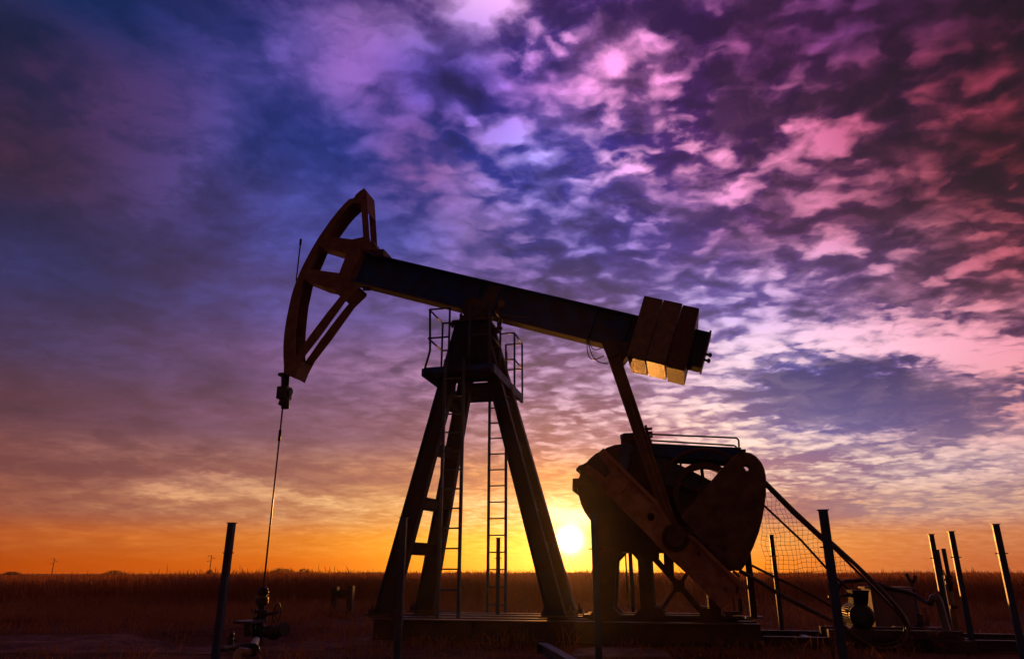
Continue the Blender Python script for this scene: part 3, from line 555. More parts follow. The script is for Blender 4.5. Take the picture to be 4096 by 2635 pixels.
# gearbox stand: legs, cross brace, feet
for b in (11.42, 12.0):
    Q = lambda *p: PP(11.42, *p); m = MB()
    m.ext([Q(c5(291,830), c5(485,836), c5(436,892), c5(420,1200), c5(485,1275), c5(240,1275), c5(303,1200))], b, b+.10)
    m.ext([Q(c5(533,836), c5(577,888), c5(597,1205), c5(540,1262), c5(540,1285), c5(758,1285), c5(758,1240), c5(735,1200), c5(688,1195), c5(666,888), c5(710,890), c5(710,830))], b, b+.10)
    m.ext([Q(c5(747,830), c5(810,830), c5(815,1000), c5(752,960))], b+.01, b+.09)
    m.ext([Q(d5(1020,860), d5(1190,1030), d5(1185,1150), d5(1185,1190), d5(915,1190), d5(915,1070), d5(940,1018), d5(1035,1020))], b, b+.10)
    xs = [[d5(340,435), d5(405,405), d5(640,675), d5(685,675), d5(740,585), d5(800,585), d5(730,690), d5(732,770), d5(950,1020), d5(915,1085), d5(690,820), d5(625,820), d5(480,1045), d5(440,1015), d5(592,795), d5(590,710)]]
    m.ext([Q(*xs[0])], b+.02, b+.07)
    m.build('gearbox_stand', M_dark(), jack, .004)
m = MB(); m.bar((-1.55, 11.5, .335), (.7, 11.5, .335), .14, .06); m.bar((-1.55, 12.05, .335), (.7, 12.05, .335), .14, .06); m.build('bearer', M_dark(), jack)
# --- wheel, hoop and shaft on the near side
wc = A(d4(680, 695), 11.22); px = abs(A(d4(1087, 695), 11.22)[0]-wc[0])/407.
m = MB(); m.ring(wc, 328*px, 408*px, 11.17, 11.33, 64); 
for k in range(6):
    t = math.radians(93+60*k); p = (wc[0]+math.cos(t)*.05, 11.25, wc[1]+math.sin(t)*.05); q = (wc[0]+math.cos(t)*335*px, 11.25, wc[1]+math.sin(t)*335*px); m.bar(p, q, .05, .055, (0, 1, 0))
m.disc(wc, .12, 11.15, 11.36, 24); m.build('brake_wheel', M_rust(), jack, .003)
m = MB(); pts = [(wc[0]+math.cos(math.radians(t))*572*px, 11.13, wc[1]+math.sin(math.radians(t))*560*px) for t in range(-20, 215, 5)]; m.tube(pts, .03, 8)
m.bar(pts[40], (pts[40][0]+.22, 11.42, pts[40][2]-.16), .03, .03); m.bar(pts[10], (pts[10][0], 11.42, pts[10][2]), .03, .03)
m.build('wheel_guard_hoop', M_rust(), jack)
m = MB(); sc_c = A(d3(755, 705), 10.9); m.disc(sc_c, .14, 10.93, 12.66, 28); m.build('crank_shaft', M_dark(), jack)
# --- cranks and crank weights
cr_out = [d3(598,283), d5(470,-180), d5(900,150), d5(1472,738), d5(1195,1042), d5(790,625), d5(490,290), d3(1140,1350), d3(690,900), d3(343,545), d3(410,484), d3(520,560), d3(622,640), d3(692,642), d3(690,590), d3(655,520), d3(530,345)]
cr_out = [d3(598,283), d3(880,560), d3(1255,925), d5(560,-30), d5(870,150), d5(1472,738), d5(1195,1042), d5(790,625), d5(440,300), d3(1140,1350), d3(690,900), d3(343,545), d3(410,484), d3(520,560), d3(622,640), d3(692,642), d3(690,590), d3(655,520), d3(530,345)]
def circ(c, r, n=20): return [(c[0]+math.cos(2*math.pi*k/n)*r, c[1]+math.sin(2*math.pi*k/n)*r) for k in range(n)]
h1 = A(d3(1182, 1130), 10.92); h2 = A(d5(1238, 785), 10.92)
KB = [d4(370,965), d4(520,800), d4(740,545), d4(900,360), d4(1040,215), d4(1100,182), d4(1160,175), d4(1240,187), d4(1310,230), d4(1370,300), d4(1410,380), d4(1430,480), d4(1432,600), d4(1428,720), d4(1405,880), d4(1385,1000), d4(1340,1170), d4(1275,1340), d4(1215,1475), d5(1480,490), d5(1440,545), d5(1395,560), d5(1290,545), d5(1100,360), d5(860,120), d5(700,-20), d4(520,1130), d4(430,1040)]
def crank(b, s=1, near=True):
    m = MB(); m.ext([PP(10.92, *cr_out), circ(h1, .055), circ(h2, .036)], b-.03, b+.09)
    ck = m.build('crank_arm', M_crank(), jack, .006)
    if near:
        m = MB()
        up = [cr_out[0], cr_out[1], cr_out[2], cr_out[3], cr_out[4], cr_out[5]]
        for p, q in zip(up, up[1:]): a_, z_ = A(p, 10.9); c_, d_ = A(q, 10.9); m.bar((a_-.015, b-.055, z_-.03), (c_-.015, b-.055, d_-.03), .05, .06, (0, 1, 0))
        lo = [d3(343,545), d3(690,900), d3(1140,1350), d5(440,300)]
        for p, q in zip(lo, lo[1:]): a_, z_ = A(p, 10.9); c_, d_ = A(q, 10.9); m.bar((a_+.03, b-.04, z_+.015), (c_+.03, b-.04, d_+.015), .05, .03, (0, 1, 0))
        for p, q, w in ((d3(860,830), d3(1120,1090), .035), (d3(880,780), d3(930,760), .03), (d5(930,340), d5(765,505), .05), (d3(1010,760), d3(1250,960), .02)):
            m.bar(P3(p, b-.04), P3(q, b-.04), w, .03, (0, 1, 0))
        m.build('rib', M_crank(), ck)
        m = MB(); m.disc(A(d3(755, 705), 10.88), .165, b-.06, b-.03, 40); m.ring(A(d3(755, 705), 10.88), .10, .115, b-.07, b-.055, 36); m.disc(A(d3(755, 705), 10.88), .012, b-.075, b-.055, 12)
        m.build('shaft_boss', M_crank(), ck, .003); MB().ring(h1, .058, .09, b-.06, b-.02, 28).build('hole_rim', M_crank(), ck); MB().ring(h2, .038, .05, b-.045, b-.03, 20).build('hole_rim', M_crank(), ck)
        m = MB(); c_ = tuple(PINZ); m.disc(c_, .19, b-.13, b+.02, 32); m.disc(c_, .13, b-.20, b-.12, 28)
        for k in range(8): t = math.pi*k/4; m.cyl((c_[0]+.155*math.cos(t), b-.16, c_[1]+.155*math.sin(t)), (c_[0]+.155*math.cos(t), b-.12, c_[1]+.155*math.sin(t)), .02, 6)
        m.build('crank_pin', M_rust(), ck, .004)
        m = MB()
        for x, y in ((1385, 780), (1380, 800)): m.box(*[v for p in [P3(d5(x, y), b-.05)] for v in (p.x-.012, p.x+.012, b-.05, b-.02, p.z-.04, p.z+.03)])
        m.build('grease_slot', M_dark(), ck)
    m = MB(); bb = b-.05 if near else b-.05
    m.ext([PP(10.88, *KB), circ(A(d4(1190, 372), 10.88), .04, 18)], bb, bb+.20)
    kw = m.build('crank_weight', M_brown() if False else mat('weathered_ochre_casting', (.22, .11, .055), .6, 0, (.07, .035, .02), .6, 4.5, .6, 25), jack, .015)
    if near:
        for x, y in ((1020, 240), (1220, 275), (905, 345)): p = P3(d5(x, y), bb); MB().cyl(p, p+Vector((0, -.03, 0)), .028, 6).build('clamp_bolt', M_dark(), kw)
        for t in range(5): p = P3(lerp(d5(760, 30), d5(1330, 560), t/4), bb); MB().bar(p+Vector((0, -.01, 0)), p+Vector((.08, -.01, -.08)), .035, .03, (0, 1, 0)).build('clamp_lug', M_dark(), kw)
    return ck
crank(10.92); crank(12.58, near=False)
# --- walkway over the gearbox with hand rails
m = MB(); wz = A(c5(640, 122), 11.35)
L0 = A(c5(637, 120), 11.35); L1 = A(c5(1255, 150), 11.35)
for b in (11.35, 11.95): m.ibar((L0[0], b, L0[1]-.10), (L1[0], b, L1[1]-.10), .08, .20, (0, 0, 1), .012)
m.bar((L0[0], 11.65, L0[1]-.005), (L1[0], 11.65, L1[1]-.005), .56, .012)
for a in (L0[0]+.05, L1[0]-.04):
    for b in (11.4, 11.9): m.bar((a, b, 2.2), (a, b, L0[1]-.2), .06, .06)
m.bar((L1[0]-.03, 11.65, L1[1]-.03), (L1[0]+.08, 11.65, L1[1]-.03), .5, .04)
wk = m.build('walkway', M_blue(), jack, .003)
def rail(b, pts): MB().tube([P3(p, b) for p in pts], .014, 8).build('hand_rail', M_dark(), wk)
def rnd(p0, p1, p2, p3, r=16):
    o = [p0]
    for (a_, b_, c_) in ((p0, p1, p2), (p1, p2, p3)):
        for t in (0, .25, .5, .75, 1):
            u = Vector(a_)-Vector(b_); v = Vector(c_)-Vector(b_); s0 = Vector(b_)+u.normalized()*r; s1 = Vector(b_)+v.normalized()*r
            q = s0*(1-t)**2+Vector(b_)*2*t*(1-t)+s1*t*t; o.append(tuple(q))
    return o+[p3]
rail(11.35, rnd(c5(630, 125), c5(632, 58), c5(1243, 84), c5(1245, 150)))
rail(11.93, rnd(c5(640, 125), c5(645, 99), c5(1222, 134), c5(1232, 152), 10))
# screw block on the skid end
m = MB(); p = P3(d5(1330, 1100), 11.3)
a0, z0 = A(d5(1225, 1190), 11.3); a1, _ = A(d5(1470, 1190), 11.3); _, z1 = A(d5(1300, 1055), 11.3)
m.box(a0, a1, 11.15, 11.45, .335, .36); m.box(a0+.02, a0+.12, 11.18, 11.42, .36, z1-.04); m.box(a1-.14, a1-.02, 11.18, 11.42, .36, z1-.06); m.box(a0-.01, a1-.02, 11.2, 11.4, z1-.04, z1)
m.cyl((a0+.24, 11.3, z1), (a0+.24, 11.3, z1+.17), .03, 8); m.cyl((a1-.12, 11.3, z1), (a1-.12, 11.3, z1+.5), .012, 6); m.build('belt_tension_screw', M_rust(), jack, .004)
# ================================================================ the ground
import numpy as np
rng = np.random.default_rng(7); random.seed(5)
from mathutils import noise as mn
def gz(x, y):
    z = 0.
    if abs(x) < 60 and y < 90:
        f = 1-min(1, max(0, (max(abs(x)-30, y-60))/30))
        z += (mn.noise(Vector((x*.35, y*.35, 3.)))*.035+mn.noise(Vector((x*1.7, y*1.7, 1.)))*.016+mn.noise(Vector((x*6, y*6, 8.)))*.007)*f
        # hollow round the well, flat pad under the machine
        d = math.hypot((x+4.45)/1.7, (y-12.3)/2.0); z -= .20*max(0, 1-d*d)**.8 if d < 1 else 0
        a = x*ea.x+y*ea.y; b = x*eb.x+y*eb.y
        if -5.1 < a < 6.5 and 10.4 < b < 13.4: z = min(z, 0)*.3-.004
        # wheel ruts of the track
        c = 10.9+.10*(x+8)+.25*math.sin(x*.5)
        if x < -2.5:
            for o in (-.75, .75): z -= .05*math.exp(-((y-c-o)/.22)**2)
    return z
def axis(lo, hi, st, far, g=1.35):
    v = list(np.arange(lo, hi+1e-6, st)); s = st; a = lo
    while a > -far: s *= g; a -= s; v.insert(0, a)
    s = st; a = hi
    while a < far: s *= g; a += s; v.append(a)
    return v
xs = axis(-11, 9, .14, 2500); ys = axis(6, 26, .16, 2500)
vs = [(x, y, gz(x, y)) for y in ys for x in xs]; nx = len(xs)
fs = [(j*nx+i, j*nx+i+1, (j+1)*nx+i+1, (j+1)*nx+i) for j in range(len(ys)-1) for i in range(nx-1)]
def soil(name, c0, c1, c2, s1, s2, bump):
    m = bpy.data.materials.new(name); m.use_nodes = True; nt = m.node_tree; N = nt.nodes; L = nt.links; b = N['Principled BSDF']; b.inputs['Roughness'].default_value = .95; b.inputs['Specular IOR Level'].default_value = .15
    tc = N.new('ShaderNodeTexCoord'); ns = []
    for s, d in ((s1, 8), (s2, 8)):
        n = N.new('ShaderNodeTexNoise'); n.inputs['Scale'].default_value = s; n.inputs['Detail'].default_value = d; n.inputs['Roughness'].default_value = .7; L.new(tc.outputs['Object'], n.inputs['Vector']); ns.append(n)
    r = N.new('ShaderNodeValToRGB'); e = r.color_ramp.elements; e[0].position = .38; e[1].position = .62; e[0].color = (*c0, 1); e[1].color = (*c1, 1); L.new(ns[0].outputs[0], r.inputs[0])
    r2 = N.new('ShaderNodeValToRGB'); e = r2.color_ramp.elements; e[0].position = .5; e[1].position = .7; L.new(ns[1].outputs[0], r2.inputs[0])
    mx = N.new('ShaderNodeMix'); mx.data_type = 'RGBA'; L.new(r2.outputs[0], mx.inputs[0]); L.new(r.outputs[0], mx.inputs[6]); mx.inputs[7].default_value = (*c2, 1); L.new(mx.outputs[2], b.inputs['Base Color'])
    bp = N.new('ShaderNodeBump'); bp.inputs['Strength'].default_value = bump; bp.inputs['Distance'].default_value = .05; L.new(ns[1].outputs[0], bp.inputs['Height']); L.new(bp.outputs[0], b.inputs['Normal'])
    return m
def mesh_obj(name, vs, fs, material, smooth=False):
    me = bpy.data.meshes.new(name); me.from_pydata(vs, [], fs); me.materials.append(material)
    if smooth: me.polygons.foreach_set('use_smooth', [True]*len(me.polygons))
    me.update(); o = bpy.data.objects.new(name, me); col.objects.link(o); return o
g = mesh_obj('ground', vs, fs, soil('dark_soil', (.09, .035, .015), (.25, .09, .04), (.34, .14, .055), .8, 9., .7), True); g['kind'] = 'structure'
# dirt track
tv = []; tf = []; n = 150; K = 13
for i in range(n):
    x = -13+i*.083
    c = 10.9+.10*(x+8)+.25*math.sin(x*.5); e0_ = 1.45+mn.noise(Vector((x*1.2, 2, 0)))*.4; e1_ = 1.5+mn.noise(Vector((x*1.3, 9, 0)))*.4
    taper = min(1, max(.02, (-1.2-x)/2.2)) if x > -3.4 else 1
    for k in range(K):
        y = c+(-e0_+(e0_+e1_)*k/(K-1))*taper; tv.append((x, y, gz(x, y)+.006))
for i in range(n-1):
    for k in range(K-1): tf.append((i*K+k, (i+1)*K+k, (i+1)*K+k+1, i*K+k+1))
t = mesh_obj('dirt_track', tv, tf, soil('track_clay', (.17, .08, .05), (.42, .22, .15), (.10, .05, .035), 1.4, 14., .8), True); t['kind'] = 'structure'
# ================================================================ grass
def straw(name, c, tr):
    m = bpy.data.materials.new(name); m.use_nodes = True; nt = m.node_tree; N = nt.nodes; L = nt.links; b = N['Principled BSDF']; b.inputs['Roughness'].default_value = .7; b.inputs['Specular IOR Level'].default_value = .25
    g_ = N.new('ShaderNodeNewGeometry'); hs = N.new('ShaderNodeMix'); hs.data_type = 'RGBA'; hs.inputs[6].default_value = (*c, 1); hs.inputs[7].default_value = (c[0]*.45, c[1]*.4, c[2]*.4, 1); L.new(g_.outputs['Random Per Island'], hs.inputs[0]); L.new(hs.outputs[2], b.inputs['Base Color'])
    t = N.new('ShaderNodeBsdfTranslucent'); t.inputs[0].default_value = (*tr, 1); ms = N.new('ShaderNodeMixShader'); ms.inputs[0].default_value = .35
    L.new(b.outputs[0], ms.inputs[1]); L.new(t.outputs[0], ms.inputs[2]); L.new(ms.outputs[0], N['Material Output'].inputs[0]); return m
def blades(name, X, Y, Zb, H, Wd, lean, ldir, material, plume=1.):
    n = len(X); th = rng.uniform(0, math.pi, n); wx = np.cos(th)*Wd/2; wy = np.sin(th)*Wd/2
    lv = [(0, 1.), (.45, .85), (.80, 1.0*plume), (.92, .9*plume), (1., .05)]; V = np.zeros((n, 10, 3), np.float32)
    for k, (t, w) in enumerate(lv):
        off = lean*(t**2); cx_ = X+np.cos(ldir)*off*H; cy_ = Y+np.sin(ldir)*off*H; cz = Zb+H*t*(1-.12*off)
        for s in (0, 1):
            sg = 1 if s else -1; V[:, k*2+s, 0] = cx_+sg*wx*w; V[:, k*2+s, 1] = cy_+sg*wy*w; V[:, k*2+s, 2] = cz
    base = (np.arange(n)*10)[:, None, None]; q = np.array([[2*k, 2*k+1, 2*k+3, 2*k+2] for k in range(4)])[None]; Fq = (base+q).reshape(-1, 4)
    me = bpy.data.meshes.new(name); me.vertices.add(n*10); me.vertices.foreach_set('co', V.reshape(-1)); me.loops.add(Fq.size); me.loops.foreach_set('vertex_index', Fq.reshape(-1).astype(np.int32))
    me.polygons.add(len(Fq)); me.polygons.foreach_set('loop_start', (np.arange(len(Fq))*4).astype(np.int32)); me.update(calc_edges=True); me.materials.append(material)
    o = bpy.data.objects.new(name, me); col.objects.link(o); o['kind'] = 'stuff'; return o
n = 140000
r = 25+130*rng.random(n)**1.7; az_ = np.radians(rng.uniform(-45, 45, n)); X = r*np.sin(az_); Y = r*np.cos(az_)
edge = 24.5+1.6*np.sin(X*.35)+1.0*np.sin(X*.9+1); keep = Y > edge; X = X[keep]; Y = Y[keep]; r = r[keep]; n = len(X)
pat = np.array([mn.noise(Vector((x*.16, y*.16, 0))) for x, y in zip(X, Y)]); pat2 = np.array([mn.noise(Vector((x*.9, y*.9, 4))) for x, y in zip(X, Y)])
H = (.80+.20*pat+.16*pat2+rng.normal(0, .06, n))+np.clip((X+18)/60, -.08, .13)+(rng.random(n) < np.where(X < -6, .035, .045))*rng.uniform(.03, .26, n)*np.where(X < -6, 1., .7)
o = blades('reeds', X, Y, np.zeros(n), H, .010+r*.00042, np.abs(rng.normal(.30, .20, n)), rng.normal(2.6, 1.0, n), straw('dry_reed', (.42, .15, .06), (.62, .20, .06)), 1.0)
# short dry grass in tufts
nc = 5200; cx_ = rng.uniform(-16, 17, nc); cy_ = 8.2+17.5*rng.random(nc)**.8; 
def clear(x, y):
    a = x*ea.x+y*ea.y; b = x*eb.x+y*eb.y
    if -4.8 < a < 5.9 and 10.72 < b < 12.95: return False
    c = 10.9+.10*(x+8)+.25*math.sin(x*.5)
    if x < -3 and abs(y-c) < 1.35: return random.random() < .05
    if math.hypot(x+4.45, y-12.6) < .8: return False
    return mn.noise(Vector((x*.45, y*.45, 7)))+random.random()*.5 > .1
BX = []; BY = []; BH = []
for x, y in zip(cx_, cy_):
    if not clear(x, y): continue
    hh_ = random.uniform(.07, .22)*(1.3 if y > 14 else .8); k = random.randint(10, 26); sp = random.uniform(.05, .28)
    if random.random() < .06: hh_ *= 1.9
    for _ in range(k): BX.append(random.gauss(x, sp)); BY.append(random.gauss(y, sp)); BH.append(hh_*random.uniform(.5, 1.2))
BX = np.array(BX); BY = np.array(BY); BH = np.array(BH); BZ = np.array([gz(x, y)-.01 for x, y in zip(BX, BY)])
blades('short_grass', BX, BY, BZ, BH, .004+.0006*BY, np.abs(rng.normal(.5, .3, len(BX))), rng.uniform(0, 6.28, len(BX)), straw('dry_grass', (.42, .17, .07), (.55, .20, .06)), 1.)
print('blades', n, len(BX))
# ================================================================ far things
def bush(x, y, rx, h, label, group=None, nb=1800, cat='shrub'):
    e = thing('shrub', label, cat, (x, y, 0), group, 'w'); m = MB()
    for i in range(26):
        a = random.uniform(0, 6.28); q = Vector((x+math.cos(a)*rx*random.random(), y+math.sin(a)*rx*.5*random.random(), h*random.uniform(.4, .9))); m.tube([(x+(q.x-x)*.3, y, 0), q], [.06*h*.3, .012*h], 4)
    m.build('trunk', M_wood(), e)
    m = MB()
    for i in range(nb):
        a = random.uniform(0, 6.28); rr = math.sqrt(random.random()); u = math.cos(a)*rr; t = random.random()**.7
        top = h*(1-.75*abs(u)**2.2)*(1+.22*mn.noise(Vector((u*4+x, t, 1.))))
        c = Vector((x+u*rx, y+math.sin(a)*rr*rx*.5, top*t)); s = h*random.uniform(.06, .13)
        d = Vector((random.uniform(-1, 1), random.uniform(-1, 1), random.uniform(-.2, 1.4))).normalized(); w = d.cross(Vector((random.random(), random.random(), 1))).normalized()
        m.add([c-w*s*.35, c+d*s*1.8, c+w*s*.35], [(0, 1, 2)])
    m.build('crown', straw('twigs', (.09, .05, .035), (.06, .03, .02)) if 'twigs' not in bpy.data.materials else bpy.data.materials['twigs'], e)
    return e
def atU(x, y, Y): return W((x*1.711, y*1.711), Y)
gs = 'distant shrubs on the horizon'
for (x0, x1, yt, lb) in ((618, 700, 1329.5, 'broad rounded shrub on the horizon just behind the polished rod'), (692, 728, 1329, 'small domed shrub at the right end of the horizon thicket'), (232, 300, 1334, 'low wide shrub clump on the horizon right of the far left pole'), (0, 55, 1336, 'dark low shrub on the horizon at the very left edge'), (478, 500, 1333, 'thin bare bush at the foot of the right utility pole')):
    Yd = 150.; p, q = atU(x0, 1342, Yd), atU(x1, 1342, Yd); t = atU((x0+x1)/2, yt, Yd); bush((p.x+q.x)/2, Yd, (q.x-p.x)/2, t.z, lb, gs, 1800 if x1-x0 > 40 else 700)
def upole(px, py, Y, lb, s):
    t = atU(px, py, Y); e = thing('utility_pole', lb, 'utility pole', (t.x, Y, 0), 'leaning utility poles on the horizon', 'w')
    MB().tube([(t.x, Y, 0), (t.x, Y, t.z)], [.22, .15], 8).build('pole', M_wood(), e)
    for k, (dz, L_, sd_) in enumerate(((.15, 1.3, -1), (1.1, 1.3, 1), (2.2, 1.3, -1))):
        o = MB().bar((t.x, Y, t.z-dz), (t.x+sd_*L_, Y, t.z-dz-.05), .16, .16).build('cross_arm', M_wood(), e)
        MB().cyl((t.x+sd_*L_, Y, t.z-dz-.55), (t.x+sd_*L_, Y, t.z-dz), .13, 8).build('insulator', M_grey(), o)
upole(128, 1304.5, 360, 'far utility pole standing alone above the reeds at the left', 1); upole(495, 1297, 310, 'far utility pole beside the nearest left fence post, above a bare bush', 1)
for x0, x1, yt, lb, Yd in ((787, 819, 1337.0, 'low flat shed on the horizon between the wellhead and the tower', 380.), (848, 905, 1336.6, 'long low building on the horizon behind the left tower leg', 380.)):
    p, q = atU(x0, 1342, Yd), atU(x1, 1342, Yd); h = atU(x0, yt, Yd).z
    e = thing('shed', lb, 'shed', ((p.x+q.x)/2, Yd, 0), None, 'w'); MB().box(p.x, q.x, Yd-4, Yd+4, 0, h*.82).build('wall', M_grey(), e)
    m = MB(); m.add([(p.x-.3, Yd-4.4, h*.82), (q.x+.3, Yd-4.4, h*.82), (q.x+.3, Yd+4.4, h*.82), (p.x-.3, Yd+4.4, h*.82), (p.x-.3, Yd, h), (q.x+.3, Yd, h)], [(0,1,5,4), (2,3,4,5), (0,4,3), (1,2,5), (0,3,2,1)]); m.build('roof', M_dark(), e)
# ================================================================ fence posts
def post(px, D, lb, yaw=20, w=.06, cap=True, pin=1, hgt=None, col_=None):
    t = W(px, D); zb_ = gz(t.x, D); H_ = t.z-zb_; c = Vector((t.x, D, zb_))
    e = thing('fence_post', lb, 'fence post', c, 'steel posts of the missing fence', 'w'); e.rotation_euler = (0, 0, math.radians(yaw))
    mm = col_ or M_post(); m = MB(); b = w/2
    for s in (-1, 1): m.box(c.x-b, c.x+b, c.y+s*b-.003, c.y+s*b+.003, c.z-.12, c.z+H_-.004); m.box(c.x+s*b-.003, c.x+s*b+.003, c.y-b+.003, c.y+b-.003, c.z-.12, c.z+H_-.004)
    m.build('shaft', mm, e, .002)
    if cap: MB().box(c.x-b-.013, c.x+b+.013, c.y-b-.013, c.y+b+.013, c.z+H_-.004, c.z+H_+.003).build('cap_plate', mm, e)
    if pin: MB().tube([(c.x-b-.035, c.y, c.z+H_-.33), (c.x+b+.035, c.y, c.z+H_-.33)], .007, 6).build('pin', M_dark(), e)
    return e
post(c7(512, 315), 8.5, 'dark fence post left of the wellhead, leftmost of all the posts', -12, .066)
post(c3(293, 773), 7.8, 'fence post in front of the left tower leg', -6)
post(d3(477, 1098), 7.35, 'blue fence post in front of the gearbox stand, right of the sun', -6)
post(c6(768, 370), 6.8, 'tall near fence post crossing the belt guard, lit orange on its left side', -13, .068)
post(c6(362, 565), 11.9, 'fence post seen through the wire mesh of the belt guard', -12)
post(c3(805, 882), 12.6, 'fence post seen between the rails of the right ladder', -3)
post(c6(1615, 560), 10.8, 'fence post beside the grey cable elbow, left of the thin pair', -16)
post(c6(1772, 538), 9.9, 'fence post between the thin pair and the far right post', -18)
post(c6(2120, 481), 8.7, 'fence post nearest the right edge of the picture', -19, .064)
post(c5(527, 820), 12.9, 'fence post seen under the gearbox between its stand legs', -5)
post(c6(1665, 682), 14.2, 'slim fence post close behind the post by the cable elbow', -16, .05, True, 0)
# thin stake
t_ = W(c5(497, 835), 19.); single(MB().tube([(t_.x, 19., 0), (t_.x, 19., t_.z+.1)], .02, 6), 'stake', 'thin stake far behind the gearbox stand in the reeds', 'stake', (t_.x, 19., 0), M_dark(), None, 'w')
# pole with pipe (right)
t0_, t1_, D_ = W(c6(1703, 672), 12.6), W(c6(1752, 880), 12.6), 12.6
e = thing('mast', 'pale timber mast with a dark pipe strapped to its top, right of the slim post', 'mast', (t1_.x, D_, 0), None, 'w')
MB().tube([(t1_.x, D_, t1_.z-.25), (t1_.x, D_, t0_.z)], .035, 10).build('pipe', M_dark(), e)
MB().tube([(t1_.x, D_+.06, -.1), (t1_.x, D_+.06, t1_.z)], .05, 10).build('pole', mat('pale_timber', (.34, .24, .12), .7, 0, (.2, .13, .06), .4, 5, .4, 30), e)
for dz in (.03, .12, .5): MB().tube([(t1_.x-.055, D_+.03, t1_.z-dz), (t1_.x+.055, D_+.0, t1_.z-dz)], .03, 8).build('strap', M_dark(), e)
m = MB(); m.tube([(t1_.x-.06, D_, t0_.z-.35), (t1_.x-.2, D_-.02, t0_.z-.5), (t1_.x-.17, D_-.03, t0_.z-.8), (t1_.x-.1, D_, t0_.z-1.)], .008, 5); m.build('wire', M_rubber(), e)
# wooden stand at the left
D_ = 17.5; p = [W(c7(*q), D_) for q in ((1418, 888), (1468, 888), (1560, 880), (1608, 880), (1470, 930), (1560, 965))]
e = thing('timber_stand', 'small weathered timber stand of two posts and a crossbar in the grass', 'stand', ((p[0].x+p[3].x)/2, D_, 0), None, 'w')
for x0, x1, zt in ((p[0].x, p[1].x, p[0].z), (p[2].x, p[3].x, p[3].z)): MB().box(x0, x1, D_-.1, D_+.16, -.1, zt).build('post', M_wood(), e, .01)
MB().bar((p[1].x, D_, p[4].z-.06), (p[2].x, D_, p[4].z-.03), .09, .16).build('crossbar', M_wood(), e, .01)
# ================================================================ wellhead
wx = rodx; WB = B0
wh = thing('wellhead', 'oily black wellhead with valves and flanges under the polished rod', 'wellhead', (wx, WB, -.2))
def zz7(y): return A(d7(760, y), WB)[1]
def sec(name, prof, mat_, par=wh, dx=0.): return MB().lathe((wx+dx, WB, -.3), (wx+dx, WB, .8), [((z+.3)/1.1, r_*.58) for r_, z in sorted(((r_, z) for r_, z in prof), key=lambda q: q[1])], 20).build(name, mat_, par)
sec('stuffing_box', [(.05, zz7(372)), (.10, zz7(390)), (.135, zz7(405)), (.135, zz7(455)), (.10, zz7(460)), (.10, zz7(478)), (.15, zz7(482)), (.16, zz7(510)), (.12, zz7(520)), (.12, zz7(540))], M_oil())
sec('bonnet', [(.17, zz7(545)), (.185, zz7(580)), (.185, zz7(640)), (.15, zz7(665)), (.10, zz7(690)), (.085, zz7(755))], M_oil())
sec('body', [(.19, zz7(770)), (.21, zz7(800)), (.19, zz7(900)), (.13, zz7(920)), (.11, zz7(980)), (.16, zz7(1000)), (.17, zz7(1090)), (.13, zz7(1110)), (.13, -.28)], M_oil())
for y, r_ in ((468, .17), (765, .2), (905, .2), (1105, .22)):
    o = MB().disc((wx, 0), .1, 0, 0) if False else MB().cyl((wx, WB, zz7(y)-.018), (wx, WB, zz7(y)+.018), r_*.58, 24).build('flange', M_oil(), wh)
    for k in range(8): t = math.pi*k/4+.2; m = MB(); q = Vector((wx+math.cos(t)*r_*.5, WB+math.sin(t)*r_*.5, zz7(y))); m.cyl(q-Vector((0, 0, .035)), q+Vector((0, 0, .04)), .010, 6); m.build('bolt', M_oil(), o)
def q7(x, y, b=WB): return P3(d7(x, y), b)
# right gate valve: stem and wheel edge-on
v = MB().tube([q7(800, 835), q7(860, 820), q7(960, 812), q7(1000, 805)], [.04, .03, .022, .02], 12).build('valve_stem', M_oil(), wh)
hc = q7(1030, 800); o = MB(); 
pts = [(hc.x+.02*0, hc.y+math.cos(t)*.12, hc.z+math.sin(t)*.155) for t in [2*math.pi*k/20 for k in range(20)]]; o.tube(pts, .012, 6, True)
for k in range(4): t = math.pi*k/2+.4; o.tube([hc-Vector((.03, 0, 0)), (hc.x, hc.y+math.cos(t)*.12, hc.z+math.sin(t)*.155)], .010, 6)
o.cyl(hc-Vector((.06, 0, 0)), hc+Vector((.02, 0, 0)), .025, 10); o.build('valve_wheel', M_oil(), wh)
# side outlet on the right with blind flange
o = MB().tube([q7(790, 1100), q7(900, 1100, WB-.1), q7(1000, 1110, WB-.2)], [.07, .10, .12], 18).build('side_valve', M_oil(), wh)
f0, f1 = q7(1050, 1085, WB-.3), q7(1160, 1058, WB-.35); MB().tube([q7(1000, 1110, WB-.25), f0], [.115, .085], 18).build('valve_neck', M_oil(), o); d = (f1-f0).normalized()
MB().cyl(f1-d*.045, f1, .11, 24).build('blind_flange', M_oil(), o)
MB().tube([f0, f1-d*.04], .075, 16).build('outlet_pipe', M_oil(), o)
# left hand side: bracket plate and lubricator
p0, p1 = q7(470, 935, WB-.35), q7(745, 918, WB-.35); MB().box(p0.x, p1.x, WB-.6, WB-.15, p0.z-.02, p0.z+.02).build('top_plate', M_oil(), wh, .004)
o = MB().lathe(q7(560, 1175, WB-.35), q7(560, 975, WB-.35), [(0, .065), (.1, .07), (.12, .055), (.85, .055), (.87, .07), (1, .07)], 18).build('regulator', M_oil(), wh)
MB().tube([q7(655, 1180, WB-.35), q7(660, 950, WB-.35)], .032, 10).build('riser_pipe', M_oil(), wh)
m = MB(); m.tube([q7(690, 835, WB-.18), q7(683, 840, WB-.24)], [.03, .032], 14); m.build('gauge', M_steel(), wh)
MB().tube([q7(635, 790), q7(622, 720)], .012, 6).build('handle', M_oil(), wh)
